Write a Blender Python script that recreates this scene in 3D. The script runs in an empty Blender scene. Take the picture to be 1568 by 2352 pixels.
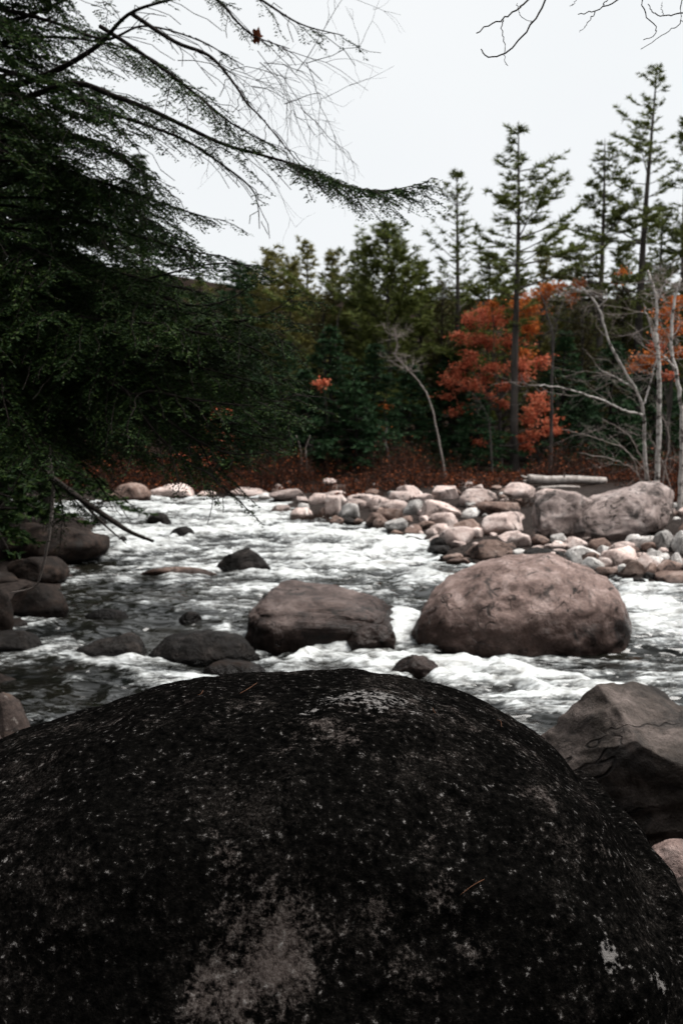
import bpy, math
import numpy as np
from math import radians

# ------------------------------------------------------------------ camera, sky, sun, exposure
SC = bpy.context.scene
COL = SC.collection
PITCH = radians(4.4)
CAMZ = 2.2
FPX, CX, CY = 2287.0, 784.0, 1176.0          # photograph measured on a 1568 x 2352 copy
cd = bpy.data.cameras.new('camera'); cam = bpy.data.objects.new('camera', cd); COL.objects.link(cam)
cam.location = (0, 0, CAMZ); cam.rotation_euler = (radians(90) - PITCH, 0, 0)
cd.sensor_fit = 'VERTICAL'; cd.sensor_height = 36; cd.sensor_width = 24; cd.lens = 35.0
cd.clip_start = 0.05; cd.clip_end = 2000
cd.dof.use_dof = True; cd.dof.focus_distance = 2.75; cd.dof.aperture_fstop = 5.0
SC.camera = cam

world = bpy.data.worlds.new('World'); SC.world = world; world.use_nodes = True
wn, wl = world.node_tree.nodes, world.node_tree.links
wn.clear()
SUN_EL, SUN_AZ = radians(62), radians(84)     # azimuth from +Y towards +X
sky = wn.new('ShaderNodeTexSky'); sky.sky_type = 'NISHITA'; sky.sun_disc = False
sky.sun_elevation = SUN_EL; sky.sun_rotation = SUN_AZ
wtc = wn.new('ShaderNodeTexCoord')
wno = wn.new('ShaderNodeTexNoise'); wno.inputs['Scale'].default_value = 1.6; wno.inputs['Detail'].default_value = 5
wra = wn.new('ShaderNodeValToRGB')
wra.color_ramp.elements[0].position = 0.3; wra.color_ramp.elements[0].color = (0.855, 0.885, 0.905, 1)
wra.color_ramp.elements[1].position = 0.7; wra.color_ramp.elements[1].color = (0.915, 0.935, 0.945, 1)
wsc = wn.new('ShaderNodeVectorMath'); wsc.operation = 'SCALE'; wsc.inputs['Scale'].default_value = 2.2
wmx = wn.new('ShaderNodeMix'); wmx.data_type = 'RGBA'; wmx.inputs[0].default_value = 0.99
wbg = wn.new('ShaderNodeBackground'); wbg.inputs['Strength'].default_value = 0.1
wou = wn.new('ShaderNodeOutputWorld')
wl.new(wtc.outputs['Generated'], wno.inputs['Vector']); wl.new(wno.outputs['Fac'], wra.inputs['Fac'])
wl.new(wra.outputs['Color'], wsc.inputs[0])
wl.new(sky.outputs['Color'], wmx.inputs[6]); wl.new(wsc.outputs['Vector'], wmx.inputs[7])
wl.new(wmx.outputs[2], wbg.inputs['Color']); wl.new(wbg.outputs[0], wou.inputs[0])

sd = bpy.data.lights.new('sun', 'SUN'); sd.energy = 1.5; sd.angle = radians(35); sd.color = (1, 0.97, 0.93)
sun = bpy.data.objects.new('sun', sd); COL.objects.link(sun)
sun.rotation_euler = (radians(90) - SUN_EL, 0, -SUN_AZ + radians(180) - radians(180))
from mathutils import Vector
_d = Vector((math.sin(SUN_AZ) * math.cos(SUN_EL), math.cos(SUN_AZ) * math.cos(SUN_EL), math.sin(SUN_EL)))
sun.rotation_euler = _d.to_track_quat('Z', 'Y').to_euler()
SC.view_settings.view_transform = 'Standard'; SC.view_settings.look = 'None'
SC.view_settings.exposure = 2.2; SC.view_settings.gamma = 1.0
SC.view_settings.use_curve_mapping = False
SC.render.engine = 'CYCLES'
SC.cycles.max_bounces = 5; SC.cycles.diffuse_bounces = 2; SC.cycles.glossy_bounces = 2
SC.cycles.transmission_bounces = 2; SC.cycles.transparent_max_bounces = 4
SC.cycles.use_denoising = True
SC.cycles.caustics_reflective = False; SC.cycles.caustics_refractive = False

# ------------------------------------------------------------------ maths helpers
def smooth(a, b, x):
    t = np.clip((x - a) / (b - a), 0, 1)
    return t * t * (3 - 2 * t)

def _hash(ix, iy, iz, s):
    h = (ix * 374761393 + iy * 668265263 + iz * 2147483647 + s * 1274126177) & 0xffffffff
    h = ((h ^ (h >> 13)) * 1274126177) & 0xffffffff
    h = ((h ^ (h >> 16)) * 2246822519) & 0xffffffff
    return (h ^ (h >> 15)) & 0xffff

def vnoise(p, seed=0):
    """value noise in -1..1, p (N,3)"""
    p = np.asarray(p, float)
    f = np.floor(p); i = f.astype(np.int64); u = p - f
    u = u * u * u * (u * (u * 6 - 15) + 10)
    r = 0
    for dx in (0, 1):
        wx = u[:, 0] if dx else 1 - u[:, 0]
        for dy in (0, 1):
            wy = u[:, 1] if dy else 1 - u[:, 1]
            for dz in (0, 1):
                wz = u[:, 2] if dz else 1 - u[:, 2]
                r = r + wx * wy * wz * _hash(i[:, 0] + dx, i[:, 1] + dy, i[:, 2] + dz, seed)
    return r / 32767.5 - 1

def fbm(p, octs=4, seed=0, gain=0.5, ridged=False):
    a, s, q = 1.0, 0.0, np.asarray(p, float)
    out = 0
    for k in range(octs):
        n = vnoise(q + 17.3 * k, seed + k)
        if ridged: n = 1 - 2 * np.abs(n)
        out = out + a * n; s += a; a *= gain
        q = q * 2.03 + 3.1
    return out / s

def norm(v):
    v = np.asarray(v, float)
    return v / np.maximum(np.linalg.norm(v, axis=-1, keepdims=True), 1e-9)

def ray(px, py):
    px, py = np.asarray(px, float), np.asarray(py, float)
    z = -(py - CY) / FPX
    c, s = math.cos(PITCH), math.sin(PITCH)
    return np.stack([(px - CX) / FPX, c + z * s, -s + z * c], -1)

def at(px, py, Y):
    """point of the pixel's ray where it is Y metres in front of the camera"""
    r = ray(px, py)
    return np.array([0, 0, CAMZ]) + r * (np.asarray(Y, float) / r[..., 1])[..., None]

def project(p):
    q = np.asarray(p, float) - np.array([0, 0, CAMZ])
    c, s = math.cos(PITCH), math.sin(PITCH)
    f = q[:, 1] * c - q[:, 2] * s; u = q[:, 1] * s + q[:, 2] * c
    return np.stack([CX + FPX * q[:, 0] / f, CY - FPX * u / f], -1)

def water_z(x, y):
    return 0.012 * (y - 10) + 0.17 * smooth(9.5, 10.9, y + 0.25 * np.sin(x * 1.3))

TS = np.concatenate([np.linspace(3, 12, 500), np.linspace(12.05, 70, 700)])
def hit_fn(px, py, zf):
    r = ray(px, py); k = TS / r[1]
    P = np.array([0, 0, CAMZ]) + r[None] * k[:, None]
    below = P[:, 2] < zf(P[:, 0], P[:, 1])
    i = int(np.argmax(below)) if below.any() else len(TS) - 1
    return P[i]
def hitw(px, py): return hit_fn(px, py, water_z)

# ------------------------------------------------------------------ mesh builder
class MB:
    def __init__(s): s.v = []; s.t = []; s.q = []; s.n = 0; s.a = []
    def add(s, v, tris=None, quads=None, attr=None):
        v = np.asarray(v, float).reshape(-1, 3)
        if tris is not None and len(tris): s.t.append(np.asarray(tris, np.int64) + s.n)
        if quads is not None and len(quads): s.q.append(np.asarray(quads, np.int64) + s.n)
        s.v.append(v); s.n += len(v)
        if attr is not None: s.a.append(np.asarray(attr, float))
    def mesh(s, name, smooth_=False, attrs=None):
        me = bpy.data.meshes.new(name)
        if not s.v: return me
        v = np.concatenate(s.v)
        t = np.concatenate(s.t).reshape(-1, 3) if s.t else np.zeros((0, 3), int)
        q = np.concatenate(s.q).reshape(-1, 4) if s.q else np.zeros((0, 4), int)
        loops = np.concatenate([t.ravel(), q.ravel()]).astype(np.int32)
        starts = np.concatenate([np.arange(len(t)) * 3, len(t) * 3 + np.arange(len(q)) * 4]).astype(np.int32)
        me.vertices.add(len(v)); me.vertices.foreach_set('co', v.astype(np.float32).ravel())
        me.loops.add(len(loops)); me.loops.foreach_set('vertex_index', loops)
        me.polygons.add(len(starts)); me.polygons.foreach_set('loop_start', starts)
        if smooth_: me.polygons.foreach_set('use_smooth', np.ones(len(starts), bool))
        me.update(calc_edges=True)
        for k, arr in (attrs or {}).items():
            a = me.attributes.new(k, 'FLOAT', 'POINT'); a.data.foreach_set('value', np.asarray(arr, np.float32))
        return me
    def tube(s, path, rad, k=6, cap=True):
        P = np.asarray(path, float); n = len(P)
        R = np.broadcast_to(np.asarray(rad, float), (n,))
        T = norm(np.gradient(P, axis=0))
        ref = np.array([0, 0, 1.0]) if abs(T[:, 2]).mean() < 0.8 else np.array([1.0, 0.1, 0])
        A = norm(np.cross(T, ref)); B = np.cross(T, A)
        th = np.arange(k) * 2 * math.pi / k
        ring = (np.cos(th)[None, :, None] * A[:, None] + np.sin(th)[None, :, None] * B[:, None]) * R[:, None, None]
        V = (P[:, None] + ring).reshape(-1, 3)
        i = np.arange(n - 1)[:, None] * k; j = np.arange(k)[None]; j2 = (j + 1) % k
        Q = np.stack([i + j, i + j2, i + k + j2, i + k + j], -1).reshape(-1, 4)
        tr = []
        if cap:
            V = np.concatenate([V, P[:1], P[-1:]])
            c0, c1 = n * k, n * k + 1
            tr = [[c0, (a + 1) % k, a] for a in range(k)] + [[c1, (n - 1) * k + a, (n - 1) * k + (a + 1) % k] for a in range(k)]
        s.add(V, tr, Q)
    def sticks(s, A, B, r0, r1):
        """many thin three-sided twigs at once, A,B (N,3)"""
        A = np.asarray(A, float).reshape(-1, 3); B = np.asarray(B, float).reshape(-1, 3)
        if not len(A): return
        T = norm(B - A); ref = np.where(np.abs(T[:, 2:3]) < 0.9, np.array([[0, 0, 1.0]]), np.array([[1.0, 0, 0]]))
        U = norm(np.cross(T, ref)); W = np.cross(T, U)
        r0 = np.broadcast_to(np.asarray(r0, float), (len(A),))[:, None]; r1 = np.broadcast_to(np.asarray(r1, float), (len(A),))[:, None]
        vs = []
        for base, r in ((A, r0), (B, r1)):
            for a in (0, 2.094, 4.189):
                vs.append(base + r * (math.cos(a) * U + math.sin(a) * W))
        V = np.stack(vs, 1).reshape(-1, 3); o = np.arange(len(A))[:, None] * 6
        Q = np.concatenate([o + np.array([[a, (a + 1) % 3, 3 + (a + 1) % 3, 3 + a]]) for a in range(3)])
        s.add(V, None, Q)
    def blades(s, P, D, L, W, N):
        """thin triangular needles: base P, direction D, length L, width W, facing N"""
        S = norm(np.cross(D, N)) * (np.asarray(W, float).reshape(-1, 1) / 2)
        L = np.asarray(L, float).reshape(-1, 1)
        V = np.stack([P - S, P + S, P + D * L], 1).reshape(-1, 3)
        s.add(V, np.arange(len(V)).reshape(-1, 3))
    def leaves(s, P, D, L, W, N):
        """pointed four-cornered leaflets"""
        S = norm(np.cross(D, N)) * (np.asarray(W, float).reshape(-1, 1) / 2)
        L = np.asarray(L, float).reshape(-1, 1)
        V = np.stack([P, P + D * L * 0.45 + S, P + D * L, P + D * L * 0.45 - S], 1).reshape(-1, 3)
        s.add(V, None, np.arange(len(V)).reshape(-1, 4))

def link(name, me, mat, parent=None, label=None, cat=None, group=None, kind=None, loc=None, rot=None):
    o = bpy.data.objects.new(name, me); COL.objects.link(o)
    if me is not None and mat is not None and not me.materials: me.materials.append(mat)
    if parent is not None: o.parent = parent
    for k, v in (('label', label), ('category', cat), ('group', group), ('kind', kind)):
        if v: o[k] = v
    if loc is not None: o.location = loc
    if rot is not None: o.rotation_euler = rot
    return o

# ------------------------------------------------------------------ materials
def nmat(name):
    m = bpy.data.materials.new(name); m.use_nodes = True
    nt = m.node_tree; b = nt.nodes['Principled BSDF']
    return m, nt.nodes, nt.links, b

def ramp(n, stops):
    r = n.new('ShaderNodeValToRGB'); e = r.color_ramp.elements
    while len(e) < len(stops): e.new(0.5)
    for el, (p, c) in zip(e, stops): el.position = p; el.color = (*c, 1) if len(c) == 3 else c
    return r

def math_node(n, l, op, a, b=None, clamp=False):
    m = n.new('ShaderNodeMath'); m.operation = op; m.use_clamp = clamp
    for i, x in enumerate((a, b)):
        if x is None: continue
        if isinstance(x, (int, float)): m.inputs[i].default_value = x
        else: l.new(x, m.inputs[i])
    return m.outputs[0]

def noise_node(n, l, vec, scale, detail=4, rough=0.55, dist=0.0):
    t = n.new('ShaderNodeTexNoise'); t.inputs['Scale'].default_value = scale
    t.inputs['Detail'].default_value = detail; t.inputs['Roughness'].default_value = rough
    t.inputs['Distortion'].default_value = dist
    if vec is not None: l.new(vec, t.inputs['Vector'])
    return t.outputs['Fac']

def mixc(n, l, fac, a, b, mode='MIX'):
    m = n.new('ShaderNodeMix'); m.data_type = 'RGBA'; m.blend_type = mode
    for sock, x in ((m.inputs[0], fac), (m.inputs[6], a), (m.inputs[7], b)):
        if isinstance(x, (int, float)): sock.default_value = x
        elif isinstance(x, tuple): sock.default_value = (*x, 1)
        else: l.new(x, sock)
    return m.outputs[2]

def smoothstep_node(n, l, x, a, b):
    m = n.new('ShaderNodeMapRange'); m.interpolation_type = 'SMOOTHSTEP'
    m.inputs['From Min'].default_value = a; m.inputs['From Max'].default_value = b
    l.new(x, m.inputs['Value']); return m.outputs['Result']

def rock_mat(name, ca, cb, cc, scale=1.0, lichen=0.0, lichcol=(0.35, 0.34, 0.31), dark=0.0, wet=0.10, bump=0.5, rough=0.75, var=0.35):
    m, n, l, b = nmat(name)
    tc = n.new('ShaderNodeTexCoord'); oi = n.new('ShaderNodeObjectInfo'); ge = n.new('ShaderNodeNewGeometry')
    ad = n.new('ShaderNodeVectorMath'); ad.operation = 'ADD'
    rs = n.new('ShaderNodeVectorMath'); rs.operation = 'SCALE'; rs.inputs['Scale'].default_value = 50
    cmb = n.new('ShaderNodeCombineXYZ'); l.new(oi.outputs['Random'], cmb.inputs[0]); l.new(oi.outputs['Random'], cmb.inputs[2])
    l.new(cmb.outputs[0], rs.inputs[0]); l.new(ge.outputs['Position'], ad.inputs[0]); l.new(rs.outputs[0], ad.inputs[1])
    v = ad.outputs[0]
    big = noise_node(n, l, v, 3.0 * scale, 7, 0.66, 0.7)
    fine = noise_node(n, l, v, 22 * scale, 6, 0.7)
    grain = noise_node(n, l, v, 130 * scale, 3, 0.6)
    r = ramp(n, [(0.28, ca), (0.5, cb), (0.72, cc)]); l.new(big, r.inputs['Fac'])
    col = mixc(n, l, 0.75, r.outputs['Color'], fine, 'OVERLAY')
    col = mixc(n, l, 0.5, col, grain, 'OVERLAY')
    # hairline cracks
    ck = math_node(n, l, 'ABSOLUTE', math_node(n, l, 'SUBTRACT', noise_node(n, l, v, 1.5 * scale, 3, 0.55, 0.9), 0.5))
    cf = math_node(n, l, 'MULTIPLY', math_node(n, l, 'SUBTRACT', 1.0, smoothstep_node(n, l, ck, 0.002, 0.011)), smoothstep_node(n, l, noise_node(n, l, v, 2.3, 2), 0.44, 0.56))
    col = mixc(n, l, math_node(n, l, 'MULTIPLY', cf, 0.85), col, (0.012, 0.010, 0.009))
    # weathering stains: dark crusts
    if dark > 0:
        st = noise_node(n, l, v, 2.6 * scale, 7, 0.68, 0.8)
        sf = smoothstep_node(n, l, st, 0.60 - 0.2 * dark, 0.70 - 0.12 * dark)
        col = mixc(n, l, math_node(n, l, 'MULTIPLY', sf, 0.85), col, (0.018, 0.016, 0.015))
    if lichen > 0:
        ln = noise_node(n, l, v, 9 * scale, 8, 0.72)
        lf = smoothstep_node(n, l, ln, 0.66 - 0.2 * lichen, 0.72 - 0.2 * lichen)
        col = mixc(n, l, math_node(n, l, 'MULTIPLY', lf, 0.8), col, lichcol)
    # each stone its own tone
    tone = n.new('ShaderNodeMapRange'); l.new(oi.outputs['Random'], tone.inputs['Value'])
    tone.inputs['To Min'].default_value = 1 - var; tone.inputs['To Max'].default_value = 1 + var
    sc = n.new('ShaderNodeVectorMath'); sc.operation = 'SCALE'; l.new(col, sc.inputs[0]); l.new(tone.outputs[0], sc.inputs['Scale'])
    col = sc.outputs[0]
    ro = rough
    if wet > 0:      # splashed band just above the river's level
        sx = n.new('ShaderNodeSeparateXYZ'); l.new(ge.outputs['Position'], sx.inputs[0])
        lvl = math_node(n, l, 'MULTIPLY', math_node(n, l, 'SUBTRACT', sx.outputs[1], 10.0), 0.012)
        st2 = n.new('ShaderNodeMapRange'); st2.interpolation_type = 'SMOOTHSTEP'
        st2.inputs['From Min'].default_value = 9.5; st2.inputs['From Max'].default_value = 10.9; st2.inputs['To Max'].default_value = 0.17
        l.new(sx.outputs[1], st2.inputs['Value'])
        hz = math_node(n, l, 'SUBTRACT', math_node(n, l, 'SUBTRACT', sx.outputs[2], lvl), st2.outputs[0])
        wn_ = noise_node(n, l, v, 3.5, 5, 0.65)
        hz2 = math_node(n, l, 'SUBTRACT', hz, math_node(n, l, 'MULTIPLY', math_node(n, l, 'SUBTRACT', wn_, 0.5), wet * 1.6))
        wf = math_node(n, l, 'SUBTRACT', 1.0, smoothstep_node(n, l, hz2, wet * 0.7, wet * 1.3))
        col = mixc(n, l, wf, col, mixc(n, l, 1.0, col, (0.26, 0.24, 0.23), 'MULTIPLY'))
        ro = math_node(n, l, 'SUBTRACT', rough, math_node(n, l, 'MULTIPLY', wf, rough - 0.22))
    if isinstance(ro, float): b.inputs['Roughness'].default_value = ro
    else: l.new(ro, b.inputs['Roughness'])
    l.new(col, b.inputs['Base Color'])
    b.inputs['Specular IOR Level'].default_value = 0.10
    bm = n.new('ShaderNodeBump'); bm.inputs['Strength'].default_value = bump; bm.inputs['Distance'].default_value = 0.04
    hh = math_node(n, l, 'ADD', math_node(n, l, 'MULTIPLY', noise_node(n, l, v, 7 * scale, 6, 0.65, 0.4), 1.0), math_node(n, l, 'MULTIPLY', fine, 0.5))
    hh = math_node(n, l, 'SUBTRACT', hh, math_node(n, l, 'MULTIPLY', cf, 0.5))
    l.new(hh, bm.inputs['Height']); l.new(bm.outputs[0], b.inputs['Normal'])
    return m

def leaf_mat(name, cols, rough=0.6, trans=0.15):
    m, n, l, b = nmat(name)
    ge = n.new('ShaderNodeNewGeometry'); oi = n.new('ShaderNodeObjectInfo')
    big = noise_node(n, l, ge.outputs['Position'], 0.9, 3, 0.6)
    f = math_node(n, l, 'ADD', math_node(n, l, 'MULTIPLY', ge.outputs['Random Per Island'], 0.55), math_node(n, l, 'MULTIPLY', big, 0.45))
    k = len(cols)
    r = ramp(n, [(0.12 + 0.76 * i / (k - 1), c) for i, c in enumerate(cols)]); l.new(f, r.inputs['Fac'])
    tone = n.new('ShaderNodeMapRange'); l.new(oi.outputs['Random'], tone.inputs['Value'])
    tone.inputs['To Min'].default_value = 0.8; tone.inputs['To Max'].default_value = 1.2
    sc = n.new('ShaderNodeVectorMath'); sc.operation = 'SCALE'; l.new(r.outputs['Color'], sc.inputs[0]); l.new(tone.outputs[0], sc.inputs['Scale'])
    l.new(sc.outputs[0], b.inputs['Base Color'])
    b.inputs['Roughness'].default_value = rough; b.inputs['Specular IOR Level'].default_value = 0.07
    if trans > 0:
        tr = n.new('ShaderNodeBsdfTranslucent'); l.new(sc.outputs[0], tr.inputs['Color'])
        mx = n.new('ShaderNodeMixShader'); mx.inputs[0].default_value = trans
        l.new(b.outputs[0], mx.inputs[1]); l.new(tr.outputs[0], mx.inputs[2]); l.new(mx.outputs[0], n['Material Output'].inputs[0])
    return m

def bark_mat(name, ca, cb, scale=6, stretch=0.25, rough=0.9, patch=None):
    m, n, l, b = nmat(name)
    ge = n.new('ShaderNodeNewGeometry'); mp = n.new('ShaderNodeMapping'); mp.inputs['Scale'].default_value = (1, 1, stretch)
    l.new(ge.outputs['Position'], mp.inputs[0])
    f = noise_node(n, l, mp.outputs[0], scale, 6, 0.65)
    r = ramp(n, [(0.35, ca), (0.65, cb)]); l.new(f, r.inputs['Fac']); col = r.outputs['Color']
    if patch:
        pf = smoothstep_node(n, l, noise_node(n, l, ge.outputs['Position'], 7, 5, 0.7), 0.52, 0.60)
        col = mixc(n, l, pf, col, patch)
    l.new(col, b.inputs['Base Color']); b.inputs['Roughness'].default_value = rough; b.inputs['Specular IOR Level'].default_value = 0.08
    bm = n.new('ShaderNodeBump'); bm.inputs['Strength'].default_value = 0.6; bm.inputs['Distance'].default_value = 0.02
    l.new(f, bm.inputs['Height']); l.new(bm.outputs[0], b.inputs['Normal'])
    return m

M = {}
M['pink'] = rock_mat('pale_pink_granite', (0.22, 0.16, 0.142), (0.43, 0.34, 0.31), (0.60, 0.525, 0.495), 1.2, dark=0.22, wet=0.09)
M['grey'] = rock_mat('grey_granite', (0.22, 0.20, 0.19), (0.38, 0.36, 0.345), (0.52, 0.50, 0.48), 1.3, dark=0.25, wet=0.09)
M['red'] = rock_mat('rust_brown_stone', (0.085, 0.055, 0.046), (0.17, 0.115, 0.095), (0.32, 0.25, 0.22), 1.4, dark=0.45, wet=0.09)
M['wetdark'] = rock_mat('wet_dark_stone', (0.004, 0.0035, 0.0032), (0.009, 0.0074, 0.0066), (0.03, 0.024, 0.021), 1.6, dark=0.3, wet=0.07, rough=0.5, var=0.25, bump=1.0)
M['boulder'] = rock_mat('rosy_brown_granite', (0.07, 0.047, 0.041), (0.17, 0.118, 0.104), (0.34, 0.262, 0.24), 1.4, dark=0.32, wet=0.36, bump=0.6, rough=0.6, var=0.0)
M['slab'] = rock_mat('damp_brown_slab', (0.022, 0.016, 0.014), (0.062, 0.044, 0.039), (0.14, 0.108, 0.098), 1.3, dark=0.35, wet=0.20, bump=0.6, rough=0.42, var=0.0)
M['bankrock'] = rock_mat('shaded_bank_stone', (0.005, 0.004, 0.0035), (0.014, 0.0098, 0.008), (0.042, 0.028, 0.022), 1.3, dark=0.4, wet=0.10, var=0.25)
M['rightrock'] = rock_mat('weathered_brown_boulder', (0.014, 0.0115, 0.010), (0.045, 0.036, 0.031), (0.13, 0.104, 0.094), 1.0, dark=0.6, wet=0.1, bump=0.9, rough=0.65, var=0.0)
M['lichrock'] = rock_mat('lichen_spotted_stone', (0.03, 0.025, 0.022), (0.06, 0.045, 0.04), (0.10, 0.07, 0.055), 2.0, lichen=0.45, lichcol=(0.19, 0.165, 0.15), dark=0.3, wet=0.05, var=0.0)
M['bigpale'] = rock_mat('pale_weathered_boulder', (0.11, 0.085, 0.076), (0.25, 0.20, 0.185), (0.40, 0.345, 0.325), 1.0, dark=0.55, wet=0.08, bump=0.6, var=0.0)
M['hemlock'] = leaf_mat('hemlock_needles', [(0.007, 0.016, 0.006), (0.016, 0.034, 0.010), (0.050, 0.078, 0.018)])
M['hemdark'] = leaf_mat('shaded_hemlock_needles', [(0.009, 0.024, 0.011), (0.022, 0.050, 0.022), (0.042, 0.078, 0.030)])
M['pine'] = leaf_mat('pine_needles', [(0.040, 0.056, 0.018), (0.095, 0.115, 0.030), (0.16, 0.175, 0.048)])
M['pineyel'] = leaf_mat('yellowish_pine_needles', [(0.085, 0.082, 0.024), (0.165, 0.155, 0.044), (0.25, 0.22, 0.075)])
M['olive'] = leaf_mat('olive_brown_foliage', [(0.03, 0.032, 0.012), (0.06, 0.054, 0.02), (0.10, 0.078, 0.03)])
M['coral'] = leaf_mat('coral_red_leaves', [(0.18, 0.036, 0.018), (0.46, 0.115, 0.060), (0.62, 0.24, 0.14)], trans=0.42)
M['orange'] = leaf_mat('orange_leaves', [(0.22, 0.05, 0.012), (0.46, 0.125, 0.030), (0.60, 0.22, 0.06)], trans=0.3)
M['shrub'] = leaf_mat('rust_red_shrub_leaves', [(0.008, 0.004, 0.003), (0.035, 0.011, 0.006), (0.26, 0.07, 0.022)], trans=0.2)
M['bark'] = bark_mat('dark_bark', (0.012, 0.010, 0.009), (0.035, 0.03, 0.027))
M['bark2'] = bark_mat('grey_pine_bark', (0.03, 0.026, 0.024), (0.085, 0.075, 0.068), 4)
M['twig'] = bark_mat('dark_twig', (0.010, 0.008, 0.007), (0.028, 0.023, 0.020), 20, 1)
M['birch'] = bark_mat('pale_birch_bark', (0.30, 0.275, 0.255), (0.58, 0.55, 0.52), 9, 1.4, patch=(0.07, 0.06, 0.055))
M['paletwig'] = bark_mat('pale_grey_twig', (0.16, 0.135, 0.12), (0.30, 0.26, 0.24), 10, 1)
M['drift'] = bark_mat('bleached_driftwood', (0.17, 0.145, 0.13), (0.42, 0.38, 0.355), 8, 1)
M['brownwood'] = bark_mat('dark_brown_wood', (0.012, 0.008, 0.007), (0.05, 0.03, 0.022), 8, 1)
M['needle'] = bark_mat('dry_needle', (0.07, 0.03, 0.017), (0.13, 0.065, 0.038), 40, 1)

# ground: leaf litter and gravel
m, n, l, b = nmat('forest_floor')
ge = n.new('ShaderNodeNewGeometry')
f1 = noise_node(n, l, ge.outputs['Position'], 1.2, 8, 0.7); f2 = noise_node(n, l, ge.outputs['Position'], 14, 5, 0.7)
r1 = ramp(n, [(0.3, (0.003, 0.002, 0.0016)), (0.5, (0.009, 0.005, 0.003)), (0.7, (0.028, 0.012, 0.006))]); l.new(f2, r1.inputs['Fac'])
r2 = ramp(n, [(0.35, (0.008, 0.0065, 0.006)), (0.65, (0.045, 0.035, 0.031))]); l.new(f2, r2.inputs['Fac'])
at_ = n.new('ShaderNodeAttribute'); at_.attribute_name = 'gravel'
l.new(mixc(n, l, at_.outputs['Fac'], r1.outputs['Color'], r2.outputs['Color']), b.inputs['Base Color'])
b.inputs['Roughness'].default_value = 0.9; b.inputs['Specular IOR Level'].default_value = 0.05
bm_ = n.new('ShaderNodeBump'); bm_.inputs['Strength'].default_value = 0.8; bm_.inputs['Distance'].default_value = 0.08
l.new(f2, bm_.inputs['Height']); l.new(bm_.outputs[0], b.inputs['Normal'])
M['ground'] = m

# water
m, n, l, b = nmat('river_water')
ge = n.new('ShaderNodeNewGeometry'); fa = n.new('ShaderNodeAttribute'); fa.attribute_name = 'foam'
mp = n.new('ShaderNodeMapping'); mp.inputs['Scale'].default_value = (0.5, 1.1, 1.0); mp.inputs['Rotation'].default_value = (0, 0, 0.22); l.new(ge.outputs['Position'], mp.inputs[0])
fn = noise_node(n, l, mp.outputs[0], 7, 7, 0.72, 0.7); fn2 = noise_node(n, l, mp.outputs[0], 26, 5, 0.7, 0.5)
ff = math_node(n, l, 'ADD', fa.outputs['Fac'], math_node(n, l, 'ADD', math_node(n, l, 'MULTIPLY', math_node(n, l, 'SUBTRACT', fn, 0.5), 1.15), math_node(n, l, 'MULTIPLY', math_node(n, l, 'SUBTRACT', fn2, 0.5), 1.1)))
ff = smoothstep_node(n, l, ff, 0.26, 0.90)
body = ramp(n, [(0.3, (0.003, 0.0038, 0.004)), (0.7, (0.010, 0.009, 0.006))]); l.new(noise_node(n, l, ge.outputs['Position'], 0.8, 4), body.inputs['Fac'])
fcol = ramp(n, [(0.32, (0.16, 0.155, 0.14)), (0.47, (0.42, 0.43, 0.425)), (0.62, (0.60, 0.625, 0.63))]); l.new(fn, fcol.inputs['Fac'])
l.new(mixc(n, l, ff, body.outputs['Color'], fcol.outputs['Color']), b.inputs['Base Color'])
l.new(math_node(n, l, 'ADD', 0.07, math_node(n, l, 'MULTIPLY', ff, 0.5)), b.inputs['Roughness'])
b.inputs['IOR'].default_value = 1.33
bm_ = n.new('ShaderNodeBump'); bm_.inputs['Strength'].default_value = 1.0; bm_.inputs['Distance'].default_value = 0.16
wb = noise_node(n, l, mp.outputs[0], 3.2, 2, 0.4, 0.6); wb2 = noise_node(n, l, mp.outputs[0], 9, 1, 0.3, 0.3)
l.new(math_node(n, l, 'ADD', wb, math_node(n, l, 'MULTIPLY', wb2, 0.32)), bm_.inputs['Height']); l.new(bm_.outputs[0], b.inputs['Normal'])
M['water'] = m

# foreground boulder with lichen
m, n, l, b = nmat('lichened_black_rock')
ge = n.new('ShaderNodeNewGeometry'); la = n.new('ShaderNodeAttribute'); la.attribute_name = 'lichen'
pa = n.new('ShaderNodeAttribute'); pa.attribute_name = 'pale'
V_ = ge.outputs['Position']
crust = noise_node(n, l, V_, 11, 9, 0.74, 0.3); med = noise_node(n, l, V_, 52, 6, 0.72); fin = noise_node(n, l, V_, 150, 4, 0.65); pat = noise_node(n, l, V_, 4.5, 6, 0.68)
def wsum(*terms):
    r = None
    for s_, w_, c0 in terms:
        t_ = math_node(n, l, 'MULTIPLY', math_node(n, l, 'SUBTRACT', s_, c0), w_)
        r = t_ if r is None else math_node(n, l, 'ADD', r, t_)
    return r
base = ramp(n, [(0.38, (0.0008, 0.0008, 0.0008)), (0.55, (0.0028, 0.0026, 0.0024)), (0.72, (0.010, 0.0088, 0.008))]); l.new(med, base.inputs['Fac'])
dust = smoothstep_node(n, l, wsum((fin, 0.35, .5), (med, 0.55, .5), (pat, 1.1, .5), (crust, 0.5, .5), (la.outputs['Fac'], 0.07, 0)), 0.0, 0.34)
dc = ramp(n, [(0.34, (0.0032, 0.0028, 0.0026)), (0.52, (0.0095, 0.0082, 0.0074)), (0.70, (0.026, 0.023, 0.021))]); l.new(fin, dc.inputs['Fac'])
c_ = mixc(n, l, dust, base.outputs['Color'], dc.outputs['Color'])
lf = smoothstep_node(n, l, wsum((crust, 0.75, .5), (med, 0.55, .5), (fin, 0.3, .5), (pat, 0.35, .5), (la.outputs['Fac'], 0.17, 0)), 0.10, 0.29)
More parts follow.
